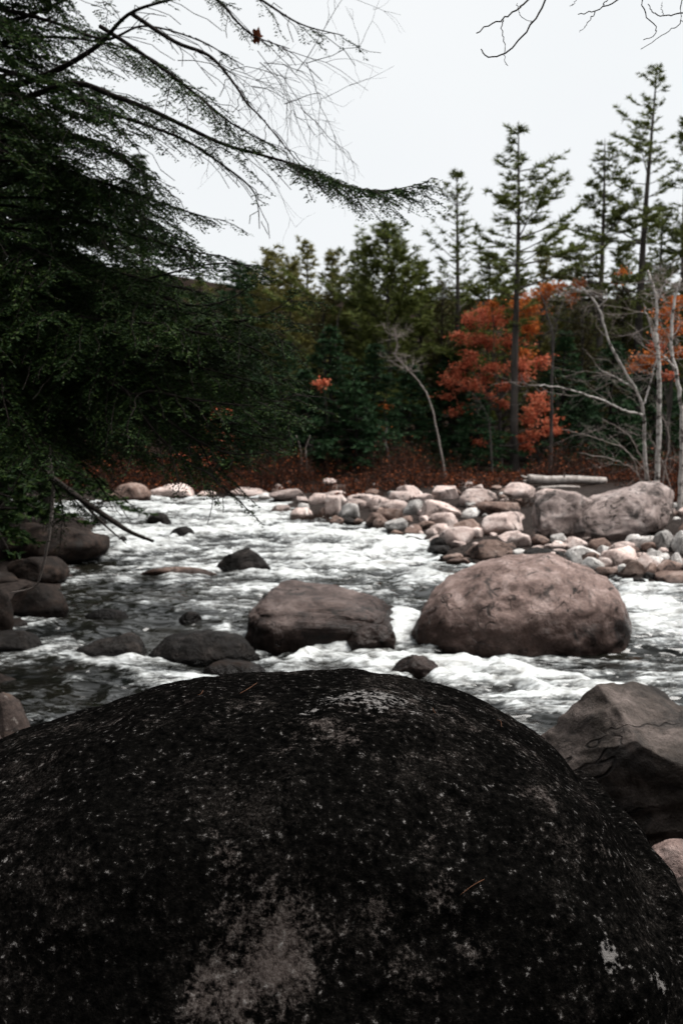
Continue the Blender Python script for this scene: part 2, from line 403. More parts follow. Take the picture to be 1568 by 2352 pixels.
lc = ramp(n, [(0.34, (0.018, 0.0142, 0.0128)), (0.5, (0.043, 0.035, 0.032)), (0.68, (0.092, 0.082, 0.076))]); l.new(wsum((med, 0.6, 0), (fin, 0.4, 0)), lc.inputs['Fac'])
c_ = mixc(n, l, lf, c_, lc.outputs['Color'])
fleck = smoothstep_node(n, l, wsum((noise_node(n, l, V_, 95, 2, 0.5), 1.0, .5), (pat, 0.3, .5)), 0.20, 0.26)
c_ = mixc(n, l, math_node(n, l, 'MULTIPLY', fleck, 0.15), c_, (0.07, 0.07, 0.066))
pf = smoothstep_node(n, l, math_node(n, l, 'ADD', math_node(n, l, 'MULTIPLY', pa.outputs['Fac'], 0.5), math_node(n, l, 'MULTIPLY', math_node(n, l, 'SUBTRACT', med, 0.5), 1.9)), 0.2, 0.40)
c_ = mixc(n, l, pf, c_, (0.135, 0.128, 0.124))
l.new(c_, b.inputs['Base Color']); b.inputs['Roughness'].default_value = 0.95; b.inputs['Specular IOR Level'].default_value = 0.0
bm_ = n.new('ShaderNodeBump'); bm_.inputs['Strength'].default_value = 0.9; bm_.inputs['Distance'].default_value = 0.006
l.new(math_node(n, l, 'ADD', med, math_node(n, l, 'MULTIPLY', fin, 0.7)), bm_.inputs['Height']); l.new(bm_.outputs[0], b.inputs['Normal'])
M['front'] = m

# ------------------------------------------------------------------ terrain and river
def P2(px, py): h = hitw(px, py); return (h[0], h[1])
SHORE = [(-2.6, 4.6), (-2.75, 7.2), P2(40, 1500), P2(120, 1430), P2(130, 1345), P2(200, 1290), P2(225, 1215), P2(180, 1185),
         (-18, 25.5), (-24, 31), P2(230, 1156), P2(345, 1148), P2(500, 1143), P2(615, 1143), P2(640, 1170), P2(720, 1196),
         P2(850, 1214), P2(930, 1236), P2(985, 1262), P2(1060, 1296), P2(1200, 1300), P2(1300, 1322), P2(1400, 1338), P2(1568, 1348),
         (8, 13.3), (16, 12.5), (16, 6.0), (5, 5.6), (2.4, 5.9), (1.2, 4.8), (0, 4.0)]
SHORE = np.array(SHORE)
def shore_sd(x, y):
    """distance to the waterline, negative in the river"""
    x = np.asarray(x, float); y = np.asarray(y, float)
    d = np.full(x.shape, 1e9); ins = np.zeros(x.shape, bool)
    A, B = SHORE, np.roll(SHORE, -1, 0)
    for (ax, ay), (bx, by) in zip(A, B):
        ex, ey = bx - ax, by - ay
        t = np.clip(((x - ax) * ex + (y - ay) * ey) / (ex * ex + ey * ey), 0, 1)
        d = np.minimum(d, (x - ax - t * ex) ** 2 + (y - ay - t * ey) ** 2)
        c = (ay > y) != (by > y)
        ins ^= c & (x < ex * (y - ay) / (ey if ey else 1e-9) + ax)
    d = np.sqrt(d)
    return np.where(ins, -d, d)
def terrain_z(x, y):
    sdv = shore_sd(x, y)
    z = 0.012 * (np.clip(y, 4, 60) - 10) + 0.17 * smooth(9.5, 10.9, y)
    z = z + np.where(sdv < 0, -0.45 * smooth(0, 1.0, -sdv), 0.10 * smooth(0, 0.5, sdv) + 0.28 * smooth(0.3, 5, sdv))
    z = z + np.where(sdv > 0, 0.45 * smooth(2.5, 8, sdv) * smooth(-2, -5, x) + 0.18 * np.clip(-x - 6, 0, 14) * smooth(3, 10, sdv), 0)
    z = z + np.where(sdv > 0, 0.42 * smooth(0, 0.9, sdv) * smooth(5.8, 4.6, y), 0)
    z = z + 0.85 * np.clip(-0.8 - y, 0, 14)                 # unseen slope added behind the viewer to block low sky light
    z = z + 0.06 * np.clip(y - 42, 0, 60) * smooth(42, 55, y) + 0.36 * np.clip(y - 66, 0, 30)
    z = z + 0.08 * fbm(np.stack([x * 0.9, y * 0.9, x * 0], -1).reshape(-1, 3), 3, 5).reshape(np.shape(x))
    return z
def hitt(px, py): return hit_fn(px, py, terrain_z)

gu = np.linspace(-1, 1, 261); gx = np.sinh(gu * 4.2) / math.sinh(4.2) * 420
gv = np.linspace(-1, 1, 281); gy = 14 + np.sinh(gv * 4.2) / math.sinh(4.2) * 420
X, Y = np.meshgrid(gx, gy)
Z = terrain_z(X, Y)
gr = smooth(-0.3, 0.2, shore_sd(X, Y)); gravel = 1 - smooth(0.8, 3.0, shore_sd(X, Y))
bar = smooth(-1.5, 0.5, X + 0.0 * Y) * smooth(9, 11, Y) * (1 - smooth(27, 30, Y)); gravel = np.maximum(gravel, bar)
mb = MB(); nx, ny = len(gx), len(gy)
ii = (np.arange(ny - 1)[:, None] * nx + np.arange(nx - 1)[None]).ravel()
mb.add(np.stack([X, Y, Z], -1), None, np.stack([ii, ii + 1, ii + nx + 1, ii + nx], -1))
link('ground', mb.mesh('ground', True, {'gravel': gravel.ravel()}), M['ground'], kind='structure',
     label='leaf littered forest floor and stony river bed', cat='ground')

# rapids: where the water is broken, from the photograph, in world positions
RAP = []
for px, py, rx, ry, w in [(450, 1162, 330, 22, .42), (620, 1205, 300, 26, .5), (800, 1265, 260, 44, .62), (930, 1320, 150, 24, .5), (330, 1240, 120, 26, .42),
                          (470, 1312, 260, 22, .30), (560, 1360, 90, 30, .18), (1050, 1530, 330, 34, .75), (1180, 1585, 230, 34, .65), (690, 1495, 120, 30, .8),
                          (920, 1425, 26, 45, .9), (1530, 1400, 110, 60, .95), (1350, 1512, 120, 16, -.65), (300, 1518, 150, 12, .36), (420, 1600, 120, 18, .12),
                          (1150, 1665, 120, 24, -.2), (560, 1460, 70, 14, .4), (300, 1420, 240, 44, -.26), (150, 1560, 140, 50, -.2), (820, 1490, 130, 24, .35)]:
    c = hitw(px, py); y0 = hitw(px, py + ry)[1]; y1 = hitw(px, max(py - ry, 1110))[1]
    RAP.append((c[0], c[1], rx / FPX * c[1], max(abs(y1 - y0) / 2, 0.25), w))
def rapid(x, y):
    r = 0.08 + 0.20 * smooth(13, 19, y)
    for cx, cy, rx, ry, w in RAP: r = r + w * np.exp(-((x - cx) / rx) ** 2 - ((y - cy) / ry) ** 2)
    return np.clip(r, -0.25, 1.0)

# ------------------------------------------------------------------ rocks
_ico = {}
def ico(sub):
    if sub not in _ico:
        import bmesh
        bm = bmesh.new(); bmesh.ops.create_icosphere(bm, subdivisions=sub, radius=1)
        bm.verts.ensure_lookup_table()
        _ico[sub] = (np.array([v.co[:] for v in bm.verts]), np.array([[v.index for v in f.verts] for f in bm.faces])); bm.free()
    return _ico[sub]

def rock_verts(seed, sub, size, box=1.0, cuts=5, amp=0.10, fine=0.025, prof=None, groove=0.0):
    rng = np.random.default_rng(seed)
    v, f = ico(sub); v = v.copy()
    if box != 1.0:
        w = np.sign(v) * np.abs(v) ** box
        v = w / np.maximum(np.abs(w).max(1, keepdims=True), 1e-6) * np.abs(v).max(1, keepdims=True) * 0.5 + w * 0.5
    for _ in range(cuts):
        nrm = norm(rng.normal(size=3) * np.array([1, 1, 0.8])); d = rng.uniform(0.62, 0.88)
        e = v @ nrm - d; v = v - np.where(e > 0, e * 0.95, 0)[:, None] * nrm
    o = rng.uniform(-50, 50, 3)
    nn = norm(v)
    v = v + nn * (amp * fbm(v * 1.3 + o, 3, seed))[:, None]
    if prof is not None:
        pxs, pzs = zip(*prof)
        tx = np.clip(v[:, 0], -0.985, 0.985); k = np.interp(tx, pxs, pzs) / (np.sqrt(1 - tx ** 2) if box > .8 else 1)
        v[:, 2] = np.where(v[:, 2] > 0, v[:, 2] * k, v[:, 2])
    v = v * np.asarray(size)
    s = float(np.mean(size))
    v = v + nn * (fine * s * (1.2 * fbm(v / s * 3.0 + o, 3, seed + 9, ridged=True) + 1.1 * np.minimum(fbm(v / s * 6 + o, 3, seed + 2), .15) + 0.4 * fbm(v / s * 14 + o, 3, seed + 5)))[:, None]
    if groove:
        g = np.stack([v[:, 0] * .9 + v[:, 2] * 1.2, v[:, 1] * 1.2, v[:, 2] * 5.5 - v[:, 0] * 2.6], -1)
        v = v + nn * (groove * fbm(g * 1.6 + o, 3, seed + 3, ridged=True))[:, None]
    return v, f

def rock_obj(name, seed, sub, center, size, mat, rotz=0, label=None, cat='rock', group=None, rotx=0, **kw):
    v, f = rock_verts(seed, sub, size, **kw)
    mb = MB(); mb.add(v, f)
    return link(name, mb.mesh(name, True), M[mat], label=label, cat=cat, group=group, loc=center, rot=(rotx, 0, rotz))

def rock_px(name, x0, x1, yt, yb, mat, label, seed, sub=4, depth=0.8, sink=0.25, surf='t', group=None, rotz=0.0, Y=None, cat='rock', **kw):
    """a stone whose outline in the photograph is x0..x1 by yt..yb and which rests on the ground or river where its foot shows"""
    h = (hitt if surf == 't' else hitw)((x0 + x1) / 2, yb)
    if Y is not None: h = at((x0 + x1) / 2, yb, Y)
    k = h[1] / FPX
    w = (x1 - x0) * k; hh = (yb - yt) * k
    sx = w / 2; sy = sx * depth
    cy = h[1] + sy * 0.75
    cx = h[0] * (cy / h[1]) if True else h[0]
    topz = at((x0 + x1) / 2, yt, cy)[2]
    bot = h[2] - sink * (topz - h[2]) - 0.05
    if surf != 'w': bot = min(bot, float(terrain_z(np.array([cx]), np.array([cy]))[0]) - 0.08)
    sz = (topz - bot) / 2
    return rock_obj(name, seed, sub, (cx, cy, (topz + bot) / 2), (sx * cy / h[1], sy, sz), mat, rotz, label, cat, group, **kw)

# --- great lichen-covered boulder in front
OUT = [(-330, 1830), (-150, 1762), (0, 1700), (120, 1660), (300, 1602), (450, 1560), (600, 1546), (700, 1539), (870, 1540), (960, 1560), (1060, 1590), (1160, 1640),
       (1230, 1690), (1300, 1752), (1400, 1872), (1460, 1945), (1510, 2022), (1568, 2125), (1640, 2290), (1720, 2520), (1790, 2800), (1815, 3000)]
YC, BF, BB = 2.78, 1.12, 0.85
op = np.array([at(a, b_, 2.62) for a, b_ in OUT])
xr = np.concatenate([[-2.30, -2.2, -1.95, -1.6], op[:, 0]]); zr = np.concatenate([[0.0, 0.35, 0.75, 1.02], op[:, 2]])
zr = np.maximum(zr, -0.05)
NU, NV = 380, 320
uu = np.linspace(0, 1, NU); xs = xr[0] + (xr[-1] - xr[0]) * uu
zs = np.interp(xs, xr, zr); ker = np.hanning(31); ker /= ker.sum(); zs = np.convolve(np.pad(zs, 15, 'edge'), ker, 'valid')
th = np.linspace(0.0, math.pi, NV)
ct = np.cos(th); t = -np.sign(ct) * np.abs(ct) ** (2 / 3.3); hgt = np.sin(th) ** 0.98
endf = np.clip(np.minimum(uu / 0.16, (1 - uu) / 0.13), 0, 1); endf = np.sqrt(1 - (1 - endf) ** 2)
XX = np.repeat(xs[None], NV, 0)
YY = YC + 0.10 * np.sin(XX * 1.3 + 0.4) + np.where(t[:, None] < 0, t[:, None] * BF, t[:, None] * BB) * (0.35 + 0.65 * endf[None])
ZZ = -0.15 + (zs[None] + 0.15) * hgt[:, None]
for _ in range(6):       # make the crest follow the outline in the photograph
    pj = project(np.stack([XX, YY, ZZ], -1).reshape(-1, 3)).reshape(NV, NU, 2)
    tgt = np.interp(pj[..., 0], [q[0] for q in OUT], [q[1] for q in OUT])
    ex = tgt - pj[..., 1]                        # how far (px) above the outline
    worst = ex.max(0)
    ok = (pj[NV // 2, :, 0] > -250) & (pj[NV // 2, :, 0] < 1650)
    corr = np.where(ok, worst, np.nan); ix_ = np.arange(NU); corr = np.interp(ix_, ix_[ok], corr[ok])
    zs = zs - np.convolve(np.pad(corr, 12, 'edge'), np.ones(25) / 25, 'valid') * 2.7 / FPX * .8
    ZZ = -0.15 + (np.maximum(zs, -.1)[None] + 0.15) * hgt[:, None]
G = np.stack([XX, YY, ZZ], -1)
nu_ = np.gradient(G, axis=1); nv_ = np.gradient(G, axis=0); NN = norm(np.cross(nu_, nv_)); NN = np.where(NN[..., 2:3].mean() < 0, -NN, NN)
gp = G.reshape(-1, 3)
disp = 0.020 * fbm(gp * 1.8, 3, 3) + 0.028 * fbm(gp * np.array([3.0, 3.0, 4.5]) + 7, 2, 33, ridged=True) * smooth(3.1, 2.4, gp[:, 1]) + 0.012 * fbm(gp * 7, 3, 8) + 0.0035 * fbm(gp * 28, 3, 12) + 0.0012 * fbm(gp * 110, 2, 15)
gp = gp + NN.reshape(-1, 3) * disp[:, None]
prj = project(gp); front = gp[:, 1] < 2.95
lich = np.zeros(len(gp)); pale = np.zeros(len(gp))
def stain(arr, px, py, r, w, asp=1.0):
    d = ((prj[:, 0] - px) ** 2 + (prj[:, 1] - py) ** 2) + np.where(front, 0, 1e9)
    c = gp[int(np.argmin(d))]; rr = r / FPX * np.linalg.norm(c - [0, 0, CAMZ])
    q = (gp - c) / np.array([rr, rr, rr * asp]); arr += w * np.exp(-(q ** 2).sum(1))
for a in [(620, 2125, 90, 1.0), (600, 2260, 110, 1.0), (520, 2330, 90, .7), (680, 2190, 60, .8), (480, 2250, 50, .6), (860, 1610, 110, .8), (950, 1600, 70, .7), (1050, 1640, 70, .6),
          (1140, 1690, 60, .55), (760, 1650, 60, .7), (800, 1690, 70, .6), (700, 1720, 50, .4), (520, 1950, 45, .7), (560, 2010, 45, .6), (640, 1960, 30, .5), (920, 2230, 40, .6),
          (1020, 2045, 55, .6), (990, 1900, 60, .45), (1200, 1800, 70, .5), (1250, 1760, 60, .5), (1320, 1830, 60, .5), (1390, 1960, 45, .8), (1300, 1920, 60, .3), (860, 2150, 60, .5),
          (880, 2080, 50, .4), (990, 2300, 60, .5), (200, 1650, 200, .25), (450, 1610, 150, .3), (1515, 2260, 25, .9), (1420, 2290, 40, .4), (1060, 2190, 50, .45), (300, 2050, 120, .12),
          (150, 1900, 140, .1), (1330, 2060, 90, .15)]: stain(lich, *a)
for a in [(360, 1780, 120, -.3), (1120, 1880, 60, -.4), (800, 1800, 70, -.4), (740, 1760, 50, -.3), (1100, 1740, 70, -.35), (1270, 2000, 50, -.4), (640, 1880, 80, -.25), (880, 1960, 60, -.3), (250, 1740, 120, -.3)]: stain(lich, *a)
for a in [(770, 1605, 50, .55), (840, 1596, 55, .5), (900, 1600, 50, .4), (960, 1600, 45, .3), (1395, 2185, 22, 1.0, 2.0), (700, 1640, 22, .6), (1455, 1985, 18, .9, 1.5), (1515, 2260, 18, .7, 1.8), (955, 1640, 22, .4), (870, 1620, 35, .45)]: stain(pale, *a)
mb = MB(); ii = (np.arange(NV - 1)[:, None] * NU + np.arange(NU - 1)[None]).ravel()
mb.add(gp, None, np.stack([ii, ii + 1, ii + NU + 1, ii + NU], -1))
link('boulder', mb.mesh('boulder', True, {'lichen': lich, 'pale': pale}), M['front'],
     label='huge black domed boulder with crusty grey lichen patches, filling the near bank', cat='boulder')
FRONT_P, FRONT_J = gp, prj
def on_front(px, py):
    d = (FRONT_J[:, 0] - px) ** 2 + (FRONT_J[:, 1] - py) ** 2 + np.where(front, 0, 1e9)
    return FRONT_P[int(np.argmin(d))]

# --- hero rocks of the river
rock_px('boulder', 926, 1448, 1286, 1494, 'boulder', 'large rosy brown oval boulder standing in the rapids', 43, 6, 0.72, 0.7, 'w', cuts=2, amp=0.06, fine=0.028, groove=.018, box=1.0,
        prof=[(-1, 0.06), (-.96, .16), (-.88, .32), (-.65, .68), (-.33, .92), (0, 1.04), (.3, 1.05), (.6, .92), (.8, .68), (.93, .38), (1, .14)])
rock_px('slab_rock', 556, 930, 1362, 1466, 'slab', 'flat topped damp brown slab beside the large oval boulder', 52, 6, 1.0, 0.6, 'w', cuts=3, amp=0.10, fine=0.03, box=0.40, rotx=.13, groove=.015,
        prof=[(-1, .7), (-.9, .98), (-.7, 1.06), (-.2, 1.0), (.3, .92), (.7, .74), (.92, .5), (1, .3)])
rock_px('rock', 792, 912, 1438, 1490, 'slab', 'small lumpy wet rock at the foot of the brown slab', 53, 5, .7, .5, 'w', amp=.18, fine=.05)
rock_px('rock', 896, 1012, 1506, 1556, 'slab', 'low reddish rock washed over by foam behind the black boulder', 54, 5, .7, .9, 'w', amp=.14, fine=.04)
rock_px('rock', 488, 632, 1258, 1317, 'wetdark', 'black angular wet rock alone in midstream', 61, 5, .7, .5, 'w', cuts=14, amp=.10, fine=.05, box=.7,
        prof=[(-1, .2), (-.7, .55), (-.3, .72), (0, .95), (.5, 1.0), (.85, .95), (1, .4)])
rock_px('rock', 318, 500, 1302, 1324, 'red', 'long low reddish rock barely breaking the water left of the black angular rock', 62, 5, .25, .9, 'w', amp=.06, fine=.02, cuts=1)
rock_px('rock', 338, 396, 1176, 1206, 'wetdark', 'dark upright rock in the upper rapids', 63, 4, .8, .5, 'w', amp=.15)
rock_px('rock', 392, 448, 1210, 1230, 'wetdark', 'small dark brown rock in white water beyond the black angular rock', 64, 4, .8, .6, 'w', amp=.1)
rock_px('rock', 210, 246, 1186, 1203, 'wetdark', 'small dark rock at the head of the left bank', 65, 4, .8, .6, 'w')
rock_px('rock', 272, 294, 1231, 1246, 'wetdark', 'tiny dark rock off the left bank boulders', 66, 4, .8, .6, 'w')
rock_px('rock', 165, 362, 1456, 1512, 'wetdark', 'long dark rounded rock with water sliding past its crest', 67, 5, .6, .6, 'w', amp=.10, fine=.05,
        prof=[(-1, .15), (-.6, .45), (-.1, .7), (.3, .95), (.6, 1.0), (.85, .75), (1, .3)])
rock_px('rock', 345, 602, 1452, 1526, 'wetdark', 'smooth dark wet dome of rock beside the pouring foam', 68, 5, .6, .6, 'w', amp=.08, fine=.045, cuts=3)
rock_px('rock', 462, 612, 1514, 1560, 'bankrock', 'brown rock rim just behind the black boulder crest', 69, 5, .6, .6, 'w', amp=.08, cuts=3)
rock_px('rock', 405, 470, 1404, 1434, 'wetdark', 'small dark rock wet by ripples left of the brown slab', 70, 4, .6, .7, 'w')
rock_px('rock', 195, 300, 1399, 1420, 'wetdark', 'thin dark ledge under smooth water off the left bank', 71, 4, .5, .8, 'w', cuts=2)
rock_px('boulder', 1200, 1780, 1568, 1930, 'rightrock', 'large weathered brown boulder with wavy grooves beside the black boulder', 81, 6, .75, .0, 't', Y=4.55, cuts=9, amp=.10, fine=.02, box=.85, groove=.028,
        prof=[(-1, .2), (-.85, .5), (-.6, .8), (-.3, .97), (0, 1.0), (.5, 1.0), (1, .6)])
rock_px('rock', 1466, 1640, 1930, 2062, 'boulder', 'rough pinkish rock in the gap below the grooved boulder', 82, 5, .8, .3, 't', Y=3.95, amp=.12, fine=.03)
rock_px('rock', 1520, 1660, 2056, 2130, 'bankrock', 'small dull brown stone at the foot of the pinkish rock', 83, 4, .8, .3, 't', Y=3.6)
rock_px('rock', -60, 78, 1588, 1700, 'lichrock', 'lichen spotted rock at the dark edge of the near pool', 84, 5, .9, .3, 't', Y=6.0, amp=.1)
rock_px('rock', -50, 20, 1678, 1712, 'lichrock', 'small mottled stone below the lichen spotted rock', 85, 4, .9, .3, 't', Y=5.6)
# left bank
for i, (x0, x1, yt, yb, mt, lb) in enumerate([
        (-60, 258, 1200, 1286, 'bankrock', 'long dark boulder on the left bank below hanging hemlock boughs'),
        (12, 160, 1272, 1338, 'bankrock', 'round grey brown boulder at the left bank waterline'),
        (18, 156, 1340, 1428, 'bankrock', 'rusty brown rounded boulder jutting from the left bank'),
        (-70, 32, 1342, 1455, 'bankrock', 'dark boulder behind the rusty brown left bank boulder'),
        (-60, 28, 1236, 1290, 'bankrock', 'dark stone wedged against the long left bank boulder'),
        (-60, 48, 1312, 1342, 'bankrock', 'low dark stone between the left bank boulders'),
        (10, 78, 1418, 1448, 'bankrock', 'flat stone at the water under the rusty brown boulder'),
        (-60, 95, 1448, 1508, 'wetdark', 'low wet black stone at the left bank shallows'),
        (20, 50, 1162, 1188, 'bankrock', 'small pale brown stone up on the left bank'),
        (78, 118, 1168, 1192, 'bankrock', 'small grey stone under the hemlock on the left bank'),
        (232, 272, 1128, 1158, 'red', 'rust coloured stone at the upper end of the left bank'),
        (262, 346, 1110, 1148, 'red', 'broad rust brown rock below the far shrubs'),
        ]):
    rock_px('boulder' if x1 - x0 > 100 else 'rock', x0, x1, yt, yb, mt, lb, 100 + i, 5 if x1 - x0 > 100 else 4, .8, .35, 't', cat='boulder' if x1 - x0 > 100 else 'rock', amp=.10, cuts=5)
# gravel bar: large ones
rock_px('boulder', 1262, 1550, 1104, 1242, 'bigpale', 'great pale grey boulder under the bare birches', 121, 6, .8, .25, 't', cat='boulder', amp=.08, cuts=6, fine=.03,
        prof=[(-1, .05), (-.7, .3), (-.3, .55), (.2, .82), (.6, 1.0), (.85, .98), (1, .5)])
rock_px('boulder', 1196, 1372, 1124, 1240, 'bigpale', 'pale boulder with a dark slanting face leaning on the great grey one', 122, 5, .8, .25, 't', cat='boulder', amp=.1, cuts=12, fine=.04,
        prof=[(-1, .3), (-.6, .75), (-.1, 1.0), (.4, .95), (1, .6)])
G_ = {'pink': 'pale pinkish rounded rock among the stones of the gravel bar', 'grey': 'plain grey rounded rock among the stones of the gravel bar',
      'red': 'rust brown rock among the pale stones of the gravel bar', 'wetdark': 'dark wet rock along the edge of the gravel bar'}
bar_px = [(645, 835, 200, 330, 'pink'), (500, 650, 235, 342, 'red'), (555, 790, 345, 440, 'red'), (720, 850, 305, 372, 'pink'), (840, 1050, 385, 448, 'wetdark'), (1030, 1210, 375, 462, 'grey'),
          (1220, 1342, 365, 436, 'pink'), (960, 1042, 318, 366, 'grey'), (1020, 1126, 335, 390, 'pink'), (1265, 1382, 440, 522, 'red'), (1160, 1242, 430, 482, 'pink'), (1145, 1272, 475, 526, 'red'),
          (1420, 1640, 485, 562, 'red'), (1440, 1562, 440, 502, 'red'), (1250, 1402, 415, 462, 'pink'), (1400, 1482, 400, 452, 'grey'), (1500, 1562, 405, 482, 'grey'), (1435, 1526, 310, 402, 'grey'),
          (1515, 1640, 300, 412, 'grey'), (1175, 1242, 370, 416, 'grey'), (340, 542, 160, 262, 'pink'), (400, 546, 92, 162, 'pink'), (250, 362, 100, 162, 'pink'), (145, 312, 168, 216, 'pink'),
          (50, 202, 130, 202, 'pink'), (520, 702, 115, 196, 'pink'), (625, 812, 160, 236, 'red'), (745, 892, 85, 152, 'pink'), (870, 1062, 105, 176, 'pink'), (145, 212, 250, 312, 'red'),
          (205, 316, 245, 316, 'grey'), (-20, 76, 195, 246, 'grey'), (160, 276, 200, 262, 'red'), (-40, 38, 130, 202, 'pink'), (405, 542, 225, 292, 'pink'), (545, 642, 200, 246, 'grey'),
          (460, 556, 405, 466, 'red'), (545, 616, 430, 462, 'wetdark'), (410, 476, 435, 472, 'red'), (420, 516, 375, 412, 'wetdark'), (260, 372, 330, 376, 'wetdark'), (300, 372, 370, 396, 'wetdark'),
          (720, 802, 425, 449, 'wetdark'), (745, 846, 385, 432, 'wetdark'), (250, 302, 400, 426, 'wetdark'), (508, 576, 348, 382, 'pink'), (1070, 1130, 452, 482, 'wetdark'), (930, 1000, 360, 392, 'pink'),
          (1390, 1452, 455, 502, 'red'), (1340, 1420, 400, 440, 'pink'), (330, 420, 130, 172, 'pink'), (600, 660, 92, 132, 'pink'), (1300, 1400, 325, 372, 'grey'), (1380, 1440, 495, 530, 'wetdark'),
          # far end, measured on the other enlargement
          (690 - 1568, 882 - 1568, 90, 162, 'pink'), (740 - 1568, 872 - 1568, 120, 164, 'grey'), (1045 - 1568, 1242 - 1568, 107, 158, 'pink'), (1245 - 1568, 1412 - 1568, 110, 162, 'pink'),
          (1410 - 1568, 1512 - 1568, 137, 186, 'pink'), (1488 - 1568, 1580 - 1568, 132, 232, 'pink'), (1320 - 1568, 1432 - 1568, 200, 266, 'pink'), (1240 - 1568, 1332 - 1568, 182, 232, 'pink'),
          (1365 - 1568, 1427 - 1568, 176, 212, 'grey'), (890 - 1568, 992 - 1568, 122, 162, 'pink'), (1190 - 1568, 1260 - 1568, 130, 165, 'grey')]
def zone(px, py):
    if py > 1240: return ('below the birches and the great pale boulder' if px > 1380 else 'between the great pale boulder and the large oval boulder' if px > 1180 else 'at the wet bar edge behind the large oval boulder' if px > 980 else 'at the wet bar edge facing the black angular rock')
    return ('by the root tangle and the slanting boulder' if px > 1100 else 'in the middle of the upper bar' if px > 930 else 'toward the upstream tip of the bar' if px > 760 else 'along the far shore below the rust shrubs')
KT = {'pink': 'pale pinkish', 'grey': 'plain grey', 'red': 'rust brown', 'wetdark': 'dark wet'}
def bar_label(w, h_, mt, px, py):
    return '%s %s %s rock %s' % ('broad' if w > 80 else 'middling' if w > 52 else 'small', KT[mt], 'flat' if w > 2.3 * h_ else 'upright' if w < 1.5 * h_ else 'rounded', zone(px, py))
for i, (a, b_, c, d, mt) in enumerate(bar_px):
    G_[mt] = bar_label(.5 * (b_ - a), .5 * (d - c), mt, CX + .25 * (a + b_), 1066 + .5 * d)
    e_ = .05 * (b_ - a)
    rock_px('rock', CX + .5 * (a - e_), CX + .5 * (b_ + e_), 1066 + .5 * c - 1, 1066 + .5 * d, mt, G_[mt], 200 + i, 4, .85, .35, 't', group='stones of the gravel bar', amp=.06, cuts=16, box=.68, fine=.035)
# smaller cobbles scattered over the bar, shared shapes
rng = np.random.default_rng(7)
shapes = {}
for mt in G_:
    shapes[mt] = []
    for k in range(5):
        v, f = rock_verts(900 + k, 3, (1, rng.uniform(.6, .95), rng.uniform(.38, .7)), amp=.06, cuts=16, box=.68, fine=.035)
        mb = MB(); mb.add(v, f); me = mb.mesh('cobble', True); me.materials.append(M[mt]); shapes[mt].append(me)
bank_shapes = []
for k in range(3):
    v, f = rock_verts(950 + k, 4, (1, .8, .65), amp=.12, cuts=8, box=.8, fine=.04); mb = MB(); mb.add(v, f); me = mb.mesh('bank_stone', True); me.materials.append(M['bankrock']); bank_shapes.append(me)
BAR_POLY = [(560, 1128), (625, 1135), (645, 1172), (720, 1200), (860, 1220), (900, 1250), (960, 1290), (1040, 1300), (1190, 1292), (1330, 1335), (1420, 1345), (1900, 1355), (1900, 1140), (1500, 1165), (1450, 1235),
            (1200, 1215), (1190, 1126), (1080, 1106), (900, 1106), (640, 1110)]
def inpoly(x, y, P):
    c = False
    for (ax, ay), (bx, by) in zip(P, P[1:] + P[:1]):
        if (ay > y) != (by > y) and x < (bx - ax) * (y - ay) / (by - ay) + ax: c = not c
    return c
n_c = 0
CL = {'pink': 'small pale pinkish cobble filling the gaps of the gravel bar', 'grey': 'small grey cobble filling the gaps of the gravel bar',
      'red': 'small rust brown cobble filling the gaps of the gravel bar', 'wetdark': 'small dark wet cobble at the edge of the gravel bar'}
for k in range(400):
    px, py = rng.uniform(600, 1905), rng.uniform(1106, 1345)
    if not inpoly(px, py, BAR_POLY) or 1190 < px < 1560 and py < 1245: continue
    h = hitt(px, py); s = rng.uniform(.2, .36); mt = str(rng.choice(['pink', 'grey', 'red'], p=[.55, .15, .30]))
    if float(shore_sd(np.array([h[0]]), np.array([h[1]]))[0]) < .1: mt = 'wetdark'
    o = link('rock', shapes[mt][rng.integers(5)], None, label='middling %s angular rock %s' % (KT[mt], zone(px, py)), cat='rock', group='stones of the gravel bar',
             loc=(h[0], h[1] + s * .5, h[2] + s * rng.uniform(.1, .3)), rot=(rng.uniform(-.25, .25), rng.uniform(-.25, .25), rng.uniform(0, 6.28)))
    o.scale = (s, s, s); n_c += 1
    if n_c >= 60: break
n_c = 0
for k in range(26):          # stones lying on the near bank
    x, y = rng.uniform(1.3, 4.2), rng.uniform(2.4, 5.0); s = rng.uniform(.12, .32)
    if project(np.array([[x - s, y, .4]]))[0, 0] < 1640: continue
    o = link('rock', bank_shapes[k % 3], None, label='dark stone on the near bank beside the black boulder', cat='rock', group='stones of the near bank',
             loc=(x, y, float(terrain_z(np.array([x]), np.array([y]))[0]) + s * .2), rot=(0, 0, rng.uniform(0, 6.28))); o.scale = (s, s, s)
while n_c < 270:
    px, py = rng.uniform(540, 1905), rng.uniform(1104, 1352)
    if not inpoly(px, py, BAR_POLY): continue
    h = hitt(px, py); s = rng.uniform(.05, .15) * rng.choice([1, 1, 1.7]) * (1 + 0.3 * (h[1] > 20))
    sdv = float(shore_sd(np.array([h[0]]), np.array([h[1]]))[0])
    mt = rng.choice(['wetdark', 'red'], p=[.7, .3]) if sdv < 0.25 else rng.choice(['pink', 'grey', 'red'], p=[.42, .18, .40])
    o = link('cobble', shapes[mt][rng.integers(5)], None, label='small %s cobble %s' % (KT[mt], zone(px, py)), cat='cobble', group='small cobbles of the gravel bar',
             loc=(h[0], h[1], h[2] + s * rng.uniform(.15, .4)), rot=(rng.uniform(-.3, .3), rng.uniform(-.3, .3), rng.uniform(0, 6.28)))
    o.scale = (s, s, s); n_c += 1

